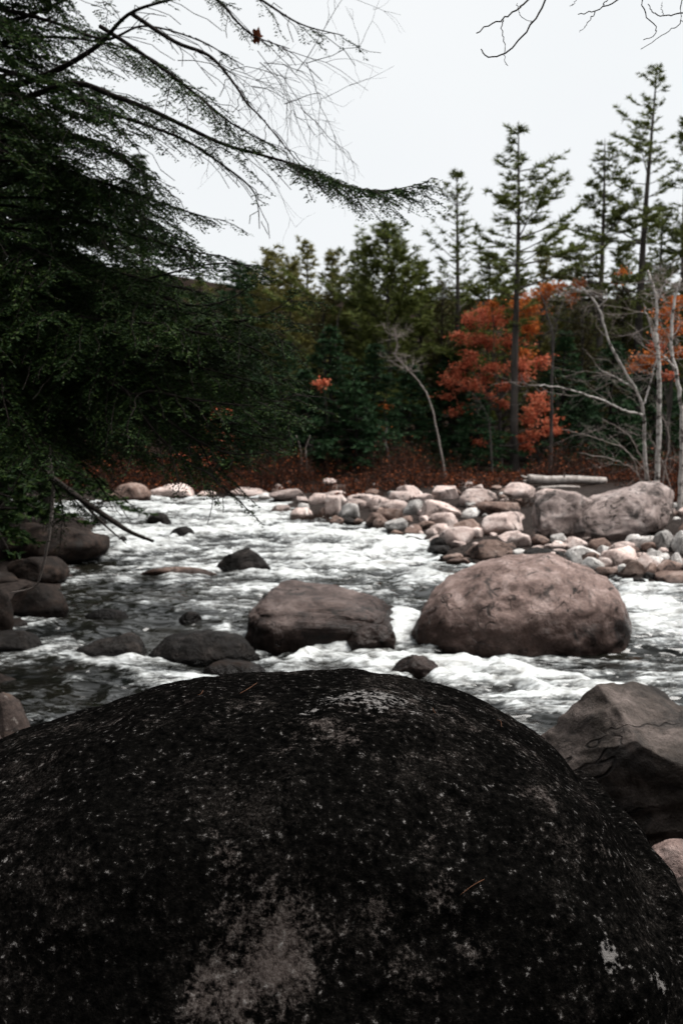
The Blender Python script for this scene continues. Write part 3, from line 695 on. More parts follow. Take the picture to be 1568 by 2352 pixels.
# --- river surface
rows = 500; cols = 460
yr_ = 4.2 * (36 / 4.2) ** np.linspace(0, 1, rows); ur = np.linspace(-.62, .62, cols)
WY = np.repeat(yr_[:, None], cols, 1); WX = ur[None] * (WY + 2.5)
RP = rapid(WX, WY)
# the current breaks round every stone that stands in it
for o in list(COL.objects):
    if o.type == 'MESH' and o.get('category') in ('rock', 'boulder'):
        x, y, z = o.location
        if y < 6 or y > 30: continue
        d = o.dimensions if o.dimensions.length else Vector((1, 1, 1))
        sd_ = float(shore_sd(np.array([x]), np.array([y]))[0])
        if sd_ > 0.4: continue
        bb = np.array([v[:] for v in o.bound_box]); rx, ry = bb[:, 0].max(), bb[:, 1].max()
        q = np.sqrt(((WX - x) / rx) ** 2 + ((WY - y) / ry) ** 2)
        RP = RP + 0.22 * np.exp(-((q - 1.12) / 0.16) ** 2) * np.clip(0.35 + RP, 0, 1)
wp = np.stack([WX, WY, 0 * WX], -1).reshape(-1, 3)
sc_ = np.array([0.6, 1.05, 1])
warp = np.stack([fbm(wp * .8, 2, 31), fbm(wp * .8, 2, 47), 0 * wp[:, 0]], -1) * 0.6
w1 = fbm((wp + warp) * sc_ * 1.5, 3, 21, .45); w2 = fbm((wp + warp) * sc_ * 3.6, 3, 25, .42, True); w3 = fbm((wp + warp * .5) * sc_ * 10, 2, 29, .5)
rp = RP.ravel()
amp = np.clip(0.055 + 0.075 * np.clip(rp, 0, 1), 0.045, .13)
hz = amp * (0.9 * w1 + 0.62 * w2 + (0.10 + 0.25 * np.clip(rp, 0, 1)) * w3)
foam = -0.01 + 0.06 * smooth(12.5, 17, wp[:, 1]) + 0.60 * rp + 0.50 * w1 + 0.50 * w2 + 0.15 * w3
WZ = water_z(WX, WY).ravel() + hz
mb = MB(); ii = (np.arange(rows - 1)[:, None] * cols + np.arange(cols - 1)[None]).ravel()
mb.add(np.stack([WX.ravel(), WY.ravel(), WZ], -1), None, np.stack([ii, ii + 1, ii + cols + 1, ii + cols], -1))
link('river', mb.mesh('river', True, {'foam': foam}), M['water'], kind='structure', label='dark mountain river broken into white rapids', cat='river')

# ------------------------------------------------------------------ wood: driftwood, sticks, needles
def curve(pts, n=24):
    P = np.asarray(pts, float); k = len(P)
    if k == 2: return P[0] + (P[1] - P[0]) * np.linspace(0, 1, n)[:, None]
    t = np.linspace(0, k - 1, n); i = np.clip(t.astype(int), 0, k - 2); f = (t - i)[:, None]
    Q = np.concatenate([[2 * P[0] - P[1]], P, [2 * P[-1] - P[-2]]])
    a, b_, c, d = Q[i], Q[i + 1], Q[i + 2], Q[i + 3]
    return 0.5 * (2 * b_ + (c - a) * f + (2 * a - 5 * b_ + 4 * c - d) * f ** 2 + (3 * b_ - a - 3 * c + d) * f ** 3)
def pxpath(pts, n=24):
    return curve([at(a, b_, Y) for a, b_, Y in pts], n)

mb = MB(); p = pxpath([(1212, 1101, 28.2), (1260, 1103, 28.3), (1330, 1102, 28.6), (1388, 1105, 29)], 40)
p = p + np.stack([0 * p[:, 0], 0 * p[:, 0], 0.006 * np.sin(np.arange(40) * .35)], -1)
mb.tube(p, 0.135 * (1 + .05 * fbm(p * 3, 2, 3)) * np.linspace(1.05, .8, 40), 14)
lg = link('driftwood_log', None, None, label='bleached grey log lying on the stones below the far shrubs', cat='log')
link('trunk', mb.mesh('trunk', True), M['drift'], lg)
for (a, b_, c, d, r) in [(1212, 1098, 1196, 1092, .05), (1214, 1106, 1190, 1112, .045), (1216, 1102, 1200, 1104, .04), (1295, 1094, 1296, 1086, .03)]:
    mb = MB(); mb.tube(curve([at(a, b_, 28.3), at((a + c) / 2, (b_ + d) / 2 + 1, 28.2), at(c, d, 28.0)], 6), np.linspace(r, r * .35, 6), 6); link('stub', mb.mesh('stub'), M['drift'], lg)
mb = MB(); mb.tube(pxpath([(1235, 1122, 26.5), (1290, 1118, 26.6), (1330, 1119, 26.8)], 14), np.linspace(.05, .03, 14), 8)
link('driftwood_pole', mb.mesh('pole', True), M['drift'], label='thin bleached pole lying below the grey log', cat='branch')
for a, b_, c, s, sd_, lb in [(1172, 1194, 1136, 1164, 5, 'dark tangle of roots and dead twigs caught between pale bar rocks'), (712, 750, 1164, 1196, 6, 'brown tuft of dead brush caught on the bar edge')]:
    rg = np.random.default_rng(sd_); h = hitt((a + b_) / 2, s); N = 320
    A = h + rg.normal(size=(N, 3)) * [.20, .15, .03] + [0, 0, .05]; D = norm(rg.normal(size=(N, 3)) + [0, 0, .4])
    mb = MB(); mb.sticks(A, A + D * rg.uniform(.05, .20, (N, 1)), .007, .004)
    link('brush_tangle', mb.mesh('brush_tangle'), M['brownwood'], label=lb, cat='brush', kind='stuff')
mb = MB(); mb.tube(pxpath([(95, 1080, 12.5), (160, 1128, 12.2), (250, 1190, 11.8), (300, 1222, 11.6), (352, 1243, 11.4)], 20), np.linspace(.045, .018, 20), 6)
mb.tube(pxpath([(180, 1143, 12.1), (240, 1205, 11.9), (290, 1248, 11.6)], 12), np.linspace(.022, .006, 12), 5)
link('dead_branch', mb.mesh('dead_branch'), M['twig'], label='bare dark dead branch slanting down over the left rapids', cat='branch')
mb = MB(); mb.tube(pxpath([(112, 1040, 9.0), (122, 1110, 9.0), (118, 1190, 9.0), (108, 1260, 9.0), (96, 1312, 9.1), (80, 1348, 9.2), (25, 1362, 9.3)], 26), np.linspace(.022, .005, 26), 5)
link('dead_branch', mb.mesh('dead_branch'), M['paletwig'], label='thin pale stick hanging straight down before the left bank boulders', cat='branch')
mb = MB(); mb.tube(pxpath([(62, 1126, 18), (56, 1160, 18), (58, 1182, 18), (76, 1190, 17.6)], 12), np.linspace(.035, .02, 12), 5)
link('dead_branch', mb.mesh('dead_branch'), M['paletwig'], label='short pale crooked stick propped on the left bank', cat='branch')
for (ax, ay, bx, by, lb) in [(548, 1597, 592, 1576, 'dry reddish pine needle lying on the flat crest of the black boulder'), (1054, 2062, 1112, 2022, 'long tan pine needle stuck to the steep face of the black boulder'),
                             (993, 1630, 998, 1643, 'tiny orange needle on the right shoulder of the black boulder'), (452, 1601, 468, 1592, 'short reddish needle on the sloping left crest of the black boulder'),
                             (1140, 1660, 1156, 1672, 'short brown needle lying on the right edge of the black boulder')]:
    A, B = on_front(ax, ay), on_front(bx, by); k = norm(A - np.array([0, 0, CAMZ]))
    mid = on_front((ax + bx) / 2, (ay + by) / 2); up = np.array([0, -.3, .95]) * .006
    mb = MB(); mb.tube(curve([A + up, mid + up * 1.3, B + up], 8), .0008, 4); link('pine_needle', mb.mesh('pine_needle'), M['needle'], label=lb, cat='needle')

# ------------------------------------------------------------------ trees
UP = np.array([0, 0, 1.0])

def spray(wood, fol, path, r0, rng, leafy=1.0, sec=0.45, start=0.15, gap=0.075, leaf=(0.028, 0.0105), droop=0.25, maxlen=0.9, tipleaf=True):
    """a hemlock bough: main axis, flat side twigs, twiglets, leaflets (flat needle sprays)"""
    P = np.asarray(path, float); n = len(P)
    seg = np.linalg.norm(np.diff(P, axis=0), axis=1); L = seg.sum(); cum = np.concatenate([[0], np.cumsum(seg)]) / L
    wood.tube(P, r0 * .48 * (1 - np.linspace(0, 1, n)) ** 1.1 + .003, 5)
    T = norm(np.gradient(P, axis=0))
    ts = np.arange(start, 0.985, gap / L); sA, sB, tA, tB = [], [], [], []
    for k, t in enumerate(ts):
        t = min(0.99, t + rng.uniform(-.4, .4) * gap / L)
        p = np.array([np.interp(t, cum, P[:, c]) for c in range(3)]); d = np.array([np.interp(t, cum, T[:, c]) for c in range(3)])
        side = np.cross(d, UP); side = side / (np.linalg.norm(side) + 1e-6)
        sg = 1 if k % 2 else -1
        ln = min(maxlen, sec * L * (1 - t) + (0.16 if leafy < .5 else .27)) * rng.uniform(.45, 1.15)
        dd = norm(d * rng.uniform(.6, 1.0) + side * sg * rng.uniform(.55, 1.0) + UP * rng.uniform(-.30, .22))
        m_ = max(3, int(ln / .09)); s = np.linspace(0, 1, m_ + 1)
        q = p + dd * (s * ln)[:, None] - UP * (droop * ln * s ** 2)[:, None] + rng.normal(size=(m_ + 1, 3)) * .008
        sA.append(q[:-1]); sB.append(q[1:])
        if rng.random() > leafy: continue
        m3 = max(4, int(ln / 0.030)); s3 = np.linspace(.10, 1, m3)
        qp = np.stack([np.interp(s3, s, q[:, c]) for c in range(3)], -1)
        qd = norm(np.gradient(qp, axis=0)); qs = norm(np.cross(qd, UP))
        sg3 = np.where(np.arange(m3) % 2, 1, -1)[:, None]
        l3 = np.minimum(.20, (.30 * ln * (1 - s3) + .045)) * rng.uniform(.5, 1.2, m3)
        d3 = norm(qd * .8 + qs * sg3 * .8 + UP * rng.normal(-.12, .18, (m3, 1)) + rng.normal(size=(m3, 3)) * .12)
        e3 = qp + d3 * l3[:, None] - UP * (0.15 * l3)[:, None]
        tA.append(qp); tB.append(e3)
    if sA: wood.sticks(np.concatenate(sA), np.concatenate(sB), .0035, .0028)
    if tA:
        A = np.concatenate(tA); B = np.concatenate(tB)
        k = np.maximum(2, (np.linalg.norm(B - A, axis=1) / 0.0095).astype(int)); idx = np.repeat(np.arange(len(A)), k)
        off = np.concatenate([np.arange(c) for c in k]); f = (off + .5) / k[idx]
        p = A[idx] + (B - A)[idx] * f[:, None]; d = norm((B - A)[idx]); s = norm(np.cross(d, UP))
        sg = np.where(off % 2, 1, -1)[:, None]; N = len(p)
        D = norm(d * .55 + s * sg * .85 + rng.normal(size=(N, 3)) * .22)
        Nn = norm(UP * .5 + rng.normal(size=(N, 3)) * .6)
        fol.leaves(p, D, leaf[0] * rng.uniform(.7, 1.25, N), leaf[1] * rng.uniform(.8, 1.2, N), Nn)

def finish_branch(parent, wood, fol, wm, fm, origin):
    """a bough as part of its tree, its needles as sub-part"""
    o = link('branch', wood.mesh('branch'), M[wm], parent)
    if fol.n: link('needles', fol.mesh('needles'), M[fm], o, kind='stuff')
    return o

# --- near hemlock at the left, reaching over the river
TX, TY = -2.86, 8.0
tz = float(terrain_z(np.array([TX]), np.array([TY]))[0])
hem = link('hemlock_tree', None, None, label='tall dark hemlock on the left bank reaching its boughs over the river', cat='tree')
mb = MB(); p = curve([(TX - .45, TY, tz - .3), (TX - .22, TY, 2.0), (TX, TY, 4.5), (TX + .02, TY, 7), (TX, TY, 10.5)], 40)
mb.tube(p, np.interp(np.linspace(0, 1, 40), [0, .08, .5, 1], [.24, .18, .145, .06]), 14); link('trunk', mb.mesh('trunk', True), M['bark'], hem)
rng = np.random.default_rng(11)
# boughs traced from the photograph: (x, y, distance) points, foot radius, leafiness, first leaves at
BR = [
 ([(-20, 215, 8.0), (115, 168, 7.8), (220, 108, 7.6), (300, 30, 7.4), (420, -10, 7.2), (520, -60, 7)], .055, .5, .25, .35),
 ([(-10, 158, 8.0), (90, 183, 7.9), (165, 215, 7.7), (225, 250, 7.5), (300, 275, 7.3), (425, 322, 7.1), (520, 385, 7.0), (575, 430, 6.9), (592, 470, 6.9), (596, 525, 6.8)], .035, .14, .3, .25),
 ([(-10, 250, 8.0), (60, 225, 7.9), (175, 192, 7.7), (260, 220, 7.5), (340, 250, 7.4), (425, 290, 7.3), (510, 330, 7.2), (600, 356, 7.1), (700, 386, 7.0), (790, 425, 6.9), (880, 438, 6.8), (985, 418, 6.7)], .050, .0, .1, .12),
 ([(300, 30, 7.4), (400, 95, 7.3), (465, 120, 7.2), (500, 145, 7.2), (540, 195, 7.1), (570, 240, 7.0), (602, 272, 7.0), (645, 325, 6.9), (700, 390, 6.8)], .028, .08, .1, .20),
 ([(230, 60, 7.6), (300, 105, 7.5), (350, 140, 7.4), (430, 200, 7.2), (525, 278, 7.1), (570, 305, 7.0), (618, 332, 6.9)], .030, .95, .25, .22),
 ([(400, -60, 7.6), (500, 0, 7.4), (545, 50, 7.3), (590, 85, 7.2), (665, 112, 7.1)], .025, .5, .3, .22),
 ([(500, -60, 7.4), (600, 0, 7.3), (690, 55, 7.2), (790, 82, 7.1)], .022, .5, .35, .20),
 ([(-10, 60, 8.2), (80, 30, 8.1), (200, -20, 8.0), (330, -60, 7.9)], .04, .6, .15, .3),
 ([(-10, 100, 8.3), (100, 85, 8.3), (220, 95, 8.2), (330, 125, 8.0), (400, 170, 7.9)], .03, .75, .15, .3),
 ([(0, 20, 8.0), (120, 50, 7.8), (240, 90, 7.6), (330, 60, 7.5), (450, 90, 7.4), (560, 150, 7.3)], .028, .3, .2, .25),
 ([(-10, 330, 8.0), (80, 300, 7.9), (170, 310, 7.7), (250, 345, 7.6), (320, 390, 7.5), (390, 440, 7.3)], .040, .95, .1, .34),
 ([(-10, 430, 8.0), (90, 400, 7.9), (200, 410, 7.7), (300, 440, 7.5), (380, 470, 7.4), (480, 500, 7.2)], .040, .95, .1, .34),
 ([(-10, 520, 8.0), (100, 500, 7.8), (220, 515, 7.6), (330, 545, 7.4), (430, 575, 7.2), (520, 590, 7.1)], .040, .95, .1, .36),
 ([(-10, 640, 8.0), (110, 610, 7.8), (240, 620, 7.6), (360, 650, 7.3), (460, 670, 7.1)], .042, .95, .08, .36),
 ([(-10, 800, 8.0), (140, 790, 7.7), (280, 800, 7.3), (350, 789, 7.1), (415, 774, 6.9), (475, 744, 6.8), (575, 734, 6.7), (635, 709, 6.6), (690, 668, 6.5)], .042, .95, .12, .34),
 ([(-10, 740, 8.0), (100, 725, 7.6), (230, 735, 7.2), (350, 745, 6.9), (480, 770, 6.7), (580, 800, 6.6), (640, 840, 6.5)], .040, .9, .08, .36),
 ([(-10, 770, 8.0), (90, 800, 7.5), (185, 839, 7.1), (300, 904, 6.8), (350, 899, 6.7), (425, 914, 6.6), (500, 926, 6.5), (600, 930, 6.4), (690, 905, 6.3)], .036, .75, .15, .30),
 ([(220, 860, 7.0), (320, 914, 6.8), (385, 964, 6.7), (440, 1004, 6.6), (500, 1034, 6.5), (560, 1044, 6.4), (640, 1035, 6.3)], .022, .45, .3, .22),
 ([(200, 850, 7.0), (280, 889, 6.8), (350, 984, 6.6), (425, 1059, 6.5), (480, 1089, 6.4), (520, 1136, 6.3)], .020, .7, .45, .22),
 ([(0, 860, 8.0), (90, 880, 7.8), (200, 930, 7.6), (300, 960, 7.4), (390, 1000, 7.3), (460, 1075, 7.1)], .032, .85, .1, .32),
 ([(0, 930, 8.2), (80, 960, 8.0), (150, 1030, 7.8), (220, 1100, 7.6), (260, 1170, 7.5)], .030, .85, .1, .30),
 ([(0, 1000, 8.3), (60, 1030, 8.1), (110, 1090, 8.0), (140, 1150, 7.9), (150, 1210, 7.9)], .026, .85, .1, .26),
 ([(300, 780, 7.1), (420, 830, 6.9), (520, 860, 6.7), (600, 880, 6.6)], .018, .9, .1, .28),
 ([(250, 690, 7.5), (400, 715, 7.1), (520, 735, 6.8), (610, 765, 6.6), (680, 800, 6.5)], .018, .95, .1, .30),
 ([(300, 810, 7.2), (450, 845, 6.9), (570, 890, 6.7), (670, 950, 6.5)], .018, .95, .1, .28),
 ([(360, 890, 7.0), (480, 955, 6.8), (560, 995, 6.7), (655, 1010, 6.6)], .016, .9, .1, .26),
 ([(420, 950, 6.9), (465, 1030, 6.7), (490, 1090, 6.6), (528, 1140, 6.5)], .014, .95, .1, .22),
 ([(400, 900, 7.4), (430, 990, 7.3), (440, 1050, 7.2), (445, 1110, 7.2)], .014, .95, .1, .20),
 ([(200, 680, 7.6), (380, 630, 7.4), (500, 605, 7.2), (590, 612, 7.1)], .018, .95, .1, .28),
 ([(330, 660, 7.3), (430, 700, 7.1), (520, 690, 7.0), (600, 640, 6.9)], .018, .9, .1, .26),
]
# a second layer of boughs behind those that reach furthest
BR += [([(x + dx, y + dy, Y + .45) for x, y, Y in BR[i][0]], .016, .95, .12, .32) for i, dx, dy in ((14, -15, 60), (15, 10, -45), (15, 20, 55), (16, -10, -40), (16, 15, 45), (17, -25, -35), (13, 30, 40))]
for pts, r0, lf, st, sc_ in BR:
    wood, fol = MB(), MB()
    spray(wood, fol, pxpath(pts, 40), r0, rng, leafy=(lf if lf > 0 else .55), sec=sc_, start=st, gap=.06 if lf > .6 else .085)
    if lf == 0.0:      # the long bough carries a thick tuft at its end
        spray(wood, fol, pxpath([(640, 366, 7.08), (700, 386, 7.0), (790, 425, 6.9), (880, 440, 6.8), (975, 428, 6.7)], 20), .008, rng, leafy=1, sec=.13, start=.02, gap=.022)
    finish_branch(hem, wood, fol, 'twig', 'hemlock', None)
# the rest of the crown
for k in range(120):
    z = 2.1 + 7.3 * ((k + rng.random()) / 120); az = rng.uniform(-1.75, 1.5)
    L = rng.uniform(1.3, 2.5) * (1 - .05 * z) * (1.0 if abs(az) < 1.1 else .8)
    if 5.0 < z < 6.6 and -.6 < az: L *= .55
    d = np.array([math.cos(az), math.sin(az), 0]); s = np.linspace(0, 1, 16)
    p0 = np.array([TX, TY, z])
    p = p0 + d * (s * L)[:, None] + UP * (.12 * L * s - rng.uniform(.3, .55) * L * s ** 2)[:, None] + rng.normal(size=(16, 3)) * .015 * s[:, None]
    p[:, 2] = np.maximum(p[:, 2], 1.95 + .2 * rng.random())
    wood, fol = MB(), MB()
    spray(wood, fol, p, .022, rng, leafy=.9, sec=.4, start=.12, gap=.075, leaf=(.036, .013))
    finish_branch(hem, wood, fol, 'twig', 'hemlock', None)
# a dead leaf hanging in the bough
c = at(591, 83, 7.2); rg = np.random.default_rng(3)
mb = MB(); th_ = np.linspace(0, 2 * math.pi, 15)[:-1]; rr = .055 * (1 + .35 * np.cos(th_ * 5))
ring = np.stack([rr * .6 * np.cos(th_), .02 * np.sin(th_ * 2), rr * np.sin(th_)], -1); mb.add(np.concatenate([ring, [[0, .012, 0]]]), [[i, (i + 1) % 14, 14] for i in range(14)])
link('dead_leaf', mb.mesh('dead_leaf'), M['shrub'], label='single curled dark red leaf caught in the top hemlock bough', cat='leaf', loc=c)

def conifer(seed, H, crown0, prof, nper=5, step=.5, rise=.25, droop=.0, tuft=(.16, .02), dens=1.0, sweep=.35, r0=None, lean=(0, 0), flat=.5, gapchance=.12, blades=6):
    """trunk, limbs and needles of a forest conifer; prof(t) gives branch length, t 0 at the crown's foot, 1 at the tip"""
    rg = np.random.default_rng(seed); r0 = r0 or .012 * H + .03
    tr, wood, fol = MB(), MB(), MB(); n = 24; s = np.linspace(0, 1, n)
    P = np.stack([lean[0] * s ** 1.4 + .04 * np.sin(s * 7 + seed), lean[1] * s + .04 * np.cos(s * 6 + seed), H * s - .3 * (1 - s)], -1)
    tr.tube(P, r0 * (1 - s) ** .85 + .012, 9)
    z = crown0 * H
    while z < H * .985:
        t = (z / H - crown0) / (1 - crown0); Lb = prof(t) * rg.uniform(.65, 1.25)
        a0 = rg.uniform(0, 6.28)
        base = np.array([np.interp(z / H, s, P[:, 0]), np.interp(z / H, s, P[:, 1]), z])
        for k in range(nper):
            if rg.random() < gapchance: continue
            az = a0 + k * 6.283 / nper + rg.uniform(-.35, .35); L = Lb * rg.uniform(*((.35, 1.3) if droop == 0 else (.55, 1.2)))
            if droop == 0: L *= 1 + .38 * math.cos(az - seed * 1.7 - 2.5 * t)
            if L < .08: continue
            d = np.array([math.cos(az), math.sin(az), 0]); m_ = 6; u = np.linspace(0, 1, m_)
            rz = rise * (1 + 1.1 * t) + rg.uniform(-.12, .12) * (2.2 if droop == 0 else 1)
            q = base + d * (u * L)[:, None] + UP * (L * (rz * u - droop * u ** 2 + sweep * .5 * u ** 3))[:, None] + rg.normal(size=(m_, 3)) * .03 * u[:, None]
            wood.sticks(q[:-1], q[1:], np.linspace(.012 + .010 * L, .006, m_)[:-1], np.linspace(.012 + .010 * L, .006, m_)[1:])
            # side twigs carrying the needles
            m2 = max(5, int(L / .11 * dens)); uu_ = rg.uniform(.22 if L > .8 else .05, 1, m2) ** .8
            b = np.stack([np.interp(uu_, u, q[:, c]) for c in range(3)], -1); side = np.array([-d[1], d[0], 0])
            ln = (.10 + .34 * L * (1.05 - uu_)) * rg.uniform(.4, 1.1, m2); sg = rg.choice([-1, 1], m2)[:, None]
            dd = norm(d * .75 + side * sg * rg.uniform(.3, 1.0, (m2, 1)) + UP * (rg.normal(.18, .16, (m2, 1)) - droop * .8))
            e = b + dd * ln[:, None]
            # tufts along each twig
            kk = np.maximum(2, (ln / .085).astype(int)); idx = np.repeat(np.arange(m2), kk)
            f = np.concatenate([(np.arange(c) + 1) / c for c in kk])
            tp = b[idx] + (e - b)[idx] * f[:, None]; td = dd[idx]
            tp = np.repeat(tp, blades, 0); td = np.repeat(td, blades, 0); N = len(tp)
            D = norm(td * .7 + rg.normal(size=(N, 3)) * np.array([.65, .65, .65 * flat]) + UP * (.18 - droop * .5))
            fol.blades(tp, D, tuft[0] * rg.uniform(.6, 1.2, N), np.full(N, tuft[1]), norm(rg.normal(size=(N, 3)) + UP * .8))
        z += step * rg.uniform(.75, 1.2) * (1 - .45 * t)
    return tr, wood, fol

def plant(name, parts, mats, loc, label, cat='tree', group=None, rotz=0, scale=1):
    e = link(name, None, None, label=label, cat=cat, group=group, loc=loc, rot=(0, 0, rotz)); e.scale = (scale,) * 3
    out = []
    for nm, me, mt in zip(('trunk', 'limbs', 'crown'), parts, mats):
        if me is None: continue
        link(nm, me, M[mt], e, kind=None if nm == 'trunk' else 'stuff')
    return e
def meshes(mbs): return [m_.mesh('tree_part', i == 0) if m_.n else None for i, m_ in enumerate(mbs)]
def foot(px, Y):
    x = (px - CX) / FPX * Y
    return np.array([x, Y, float(terrain_z(np.array([x]), np.array([Y]))[0])])
def tall(py, Y): return at(CX, py, Y)[2]

pinep = lambda w, p=1.0, lo=.35: (lambda t: w * (lo + (1 - lo) * min(1, t / .22)) * (1 - t) ** p + .06)
# hero pines of the far bank: x, top y, distance, crown foot, half width, options, label
PINES = [
 (1450, 146, 46, .33, 2.1, dict(seed=1, nper=5, step=.66, rise=.14, gapchance=.34, lean=(.7, 0)), 'pine', 'tallest pine on the far bank, standing well above its neighbours'),
 (1372, 318, 44, .35, 2.0, dict(seed=2, nper=5, step=.62, rise=.08, gapchance=.30), 'pine', 'pine with broad flat boughs beside the tallest pine'),
 (1180, 278, 37, .42, 1.75, dict(seed=3, nper=5, step=.52, rise=.22, gapchance=.24, r0=.16), 'pine', 'slender pine with long bare grey trunk rising in front of the coral maple'),
 (1045, 392, 44, .38, 1.25, dict(seed=4, nper=4, step=.55, rise=.45, gapchance=.22, dens=.8), 'pine', 'thin spire shaped pine with upswept sparse boughs'),
 (890, 512, 41, .10, 2.6, dict(seed=5, nper=6, step=.42, rise=.22, gapchance=.05, dens=1.3), 'pine', 'full bushy green pine over the dead snag'),
 (1556, 250, 49, .3, 2.2, dict(seed=6, nper=5, step=.6, rise=.2, gapchance=.3), 'pine', 'tall pine just beyond the tallest pine, above the birches'),
 (1505, 470, 50, .25, 1.7, dict(seed=7, nper=5, step=.5, rise=.25, gapchance=.15), 'pine', 'short pine tucked between the two tall pines'),
 (705, 550, 48, .15, 1.3, dict(seed=8, nper=5, step=.45, rise=.4), 'pineyel', 'yellowish young pine with a thin pointed leader'),
 (625, 578, 47, .1, 1.8, dict(seed=9, nper=6, step=.42, rise=.4), 'pineyel', 'yellowish bushy pine nearest the dark hemlocks'),
 (765, 572, 50, .1, 1.9, dict(seed=10, nper=6, step=.42, rise=.35), 'pineyel', 'broad yellowish pine next to the full bushy pine'),
 (822, 566, 47, .1, 1.6, dict(seed=11, nper=6, step=.42, rise=.4), 'pine', 'small green pine shouldering the full bushy pine'),
 (965, 588, 43, .05, 1.7, dict(seed=12, nper=6, step=.4, rise=.2, dens=1.2), 'pine', 'dense dark pine between the bushy pine and the spire pine'),
 (1118, 578, 42, .2, 1.6, dict(seed=13, nper=6, step=.42, rise=.15, dens=1.2), 'pine', 'low rounded dark pine behind the slender bare trunked pine'),
 (1238, 582, 47, .2, 1.1, dict(seed=14, nper=5, step=.45, rise=.3), 'pineyel', 'small pale pine right of the slender pine'),
 (1312, 560, 48, .15, 1.6, dict(seed=15, nper=5, step=.45, rise=.25), 'pine', 'short pine below the broad flat boughs'),
 (555, 598, 44, .05, 1.9, dict(seed=16, nper=6, step=.4, rise=.1, dens=1.2), 'hemdark', 'dark conifer where the hemlock boughs meet the far pines'),
 (1420, 560, 52, .1, 1.8, dict(seed=17, nper=5, step=.45, rise=.25), 'pine', 'bushy pine filling the gap under the tallest pine'),
 (1600, 420, 45, .1, 2.0, dict(seed=18, nper=5, step=.5, rise=.25), 'pine', 'dense pine at the far right behind the birches'),
 (670, 600, 44, .1, 1.5, dict(seed=19, nper=6, step=.42, rise=.35), 'pineyel', 'low yellowish pine standing before the pointed one'),
]
for px, py, Y, c0, w, kw, mt, lb in PINES:
    f = foot(px, Y); H = tall(py, Y) - f[2]
    tr, wd, fo = conifer(H=H, crown0=c0, prof=pinep(w * 1.45, .75), tuft=(.25, .050), blades=5, **kw)
    plant('pine_tree', meshes((tr, wd, fo)), ('bark2', 'bark2', mt), f, lb)

# hemlocks of the far bank with boughs to the ground
HEMS = [(760, 745, 34.5, 2.2, 31, 'dark green hemlock at the far waterside with boughs hanging to the ground'), (860, 790, 35.5, 2.0, 32, 'dark hemlock under the dead snag with hanging boughs'),
        (650, 780, 35, 2.0, 33, 'dark hemlock between pale stems and the hanging boughs'), (940, 830, 38, 1.9, 34, 'low dark hemlock right behind the leaning snag trunk'),
        (560, 760, 36, 2.2, 35, 'dark hemlock behind the small red maple'), (470, 720, 37, 2.3, 36, 'dark hemlock seen through the hanging boughs'),
        (1030, 800, 41, 2.0, 37, 'shadowy hemlock between snag and coral maple'), (1290, 760, 41, 2.2, 38, 'shadowy hemlock right of the coral maple'),
        (1400, 780, 38, 2.0, 39, 'dark hemlock behind the leaning birch'), (1500, 740, 40, 2.2, 40, 'dark hemlock behind the upright birches'), (705, 850, 33.2, 1.7, 41, 'young hemlock brushing the shrubs beside the twin pale stems'),
        (815, 870, 33.4, 1.7, 42, 'young hemlock with its skirt down in the far shore shrubs'), (1095, 900, 36.5, 1.5, 43, 'small shaded hemlock at the foot of the coral maple'), (1330, 900, 35, 1.6, 44, 'small dark hemlock behind the bleached log'),
        (610, 860, 33.6, 1.7, 45, 'young hemlock right of the low red maple')]
for px, py, Y, w, sd_, lb in HEMS:
    f = foot(px, Y); H = tall(py, Y) - f[2]
    tr, wd, fo = conifer(sd_, H, .03, pinep(w, .8, .8), nper=7, step=.30, rise=.05, droop=.28, tuft=(.17, .062), dens=1.1, sweep=.1, flat=.4, gapchance=.03, blades=4)
    plant('hemlock_tree', meshes((tr, wd, fo)), ('bark', 'bark', 'hemdark'), f, lb)
# hemlocks along the left bank
LB = [(-6.2, 12.5, 9.5, 2.6, 51, 'broad dark hemlock on the left bank behind the long boulder'), (-8.3, 17, 11, 2.8, 52, 'dark hemlock further up the left bank'),
      (-5.9, 17.5, 7.0, 2.2, 53, 'younger hemlock leaning from the left bank over the rapids'), (-7.4, 23, 9, 2.6, 54, 'dark hemlock at the upper end of the left bank'),
      (-11, 25, 12, 3.0, 55, 'tall dark hemlock at the back of the left bank'), (-4.7, 10.2, 5.6, 1.9, 56, 'small dark hemlock low behind the reaching boughs'),
      (-10.5, 13.5, 12, 3.0, 57, 'tall hemlock deep in the left bank shade'), (-5.4, 14.6, 9.0, 2.3, 58, 'hemlock with low boughs between the left bank boulders and the river'),
      (-6.1, 20.6, 8.5, 2.3, 59, 'hemlock rooted by the small stones of the left bank'), (-9.5, 34, 12, 3.0, 60, 'tall hemlock across the head of the rapids'), (-6.8, 34.5, 10.5, 2.6, 61, 'hemlock behind the rust brown rock across the rapids'),
      (-13, 32, 12, 3.0, 62, 'hemlock where the river comes round the left bank')]
for x, y, H, w, sd_, lb in LB:
    z = float(terrain_z(np.array([x]), np.array([y]))[0])
    tr, wd, fo = conifer(sd_, H, .30 if H < 6 else .08, pinep(w, .8, .8), nper=6, step=.34, rise=.1, droop=.35, tuft=(.13, .055), dens=1.25, sweep=.1, flat=.4, gapchance=.05, blades=4)
    plant('hemlock_tree', meshes((tr, wd, fo)), ('bark', 'bark', 'hemlock'), (x, y, z), lb)
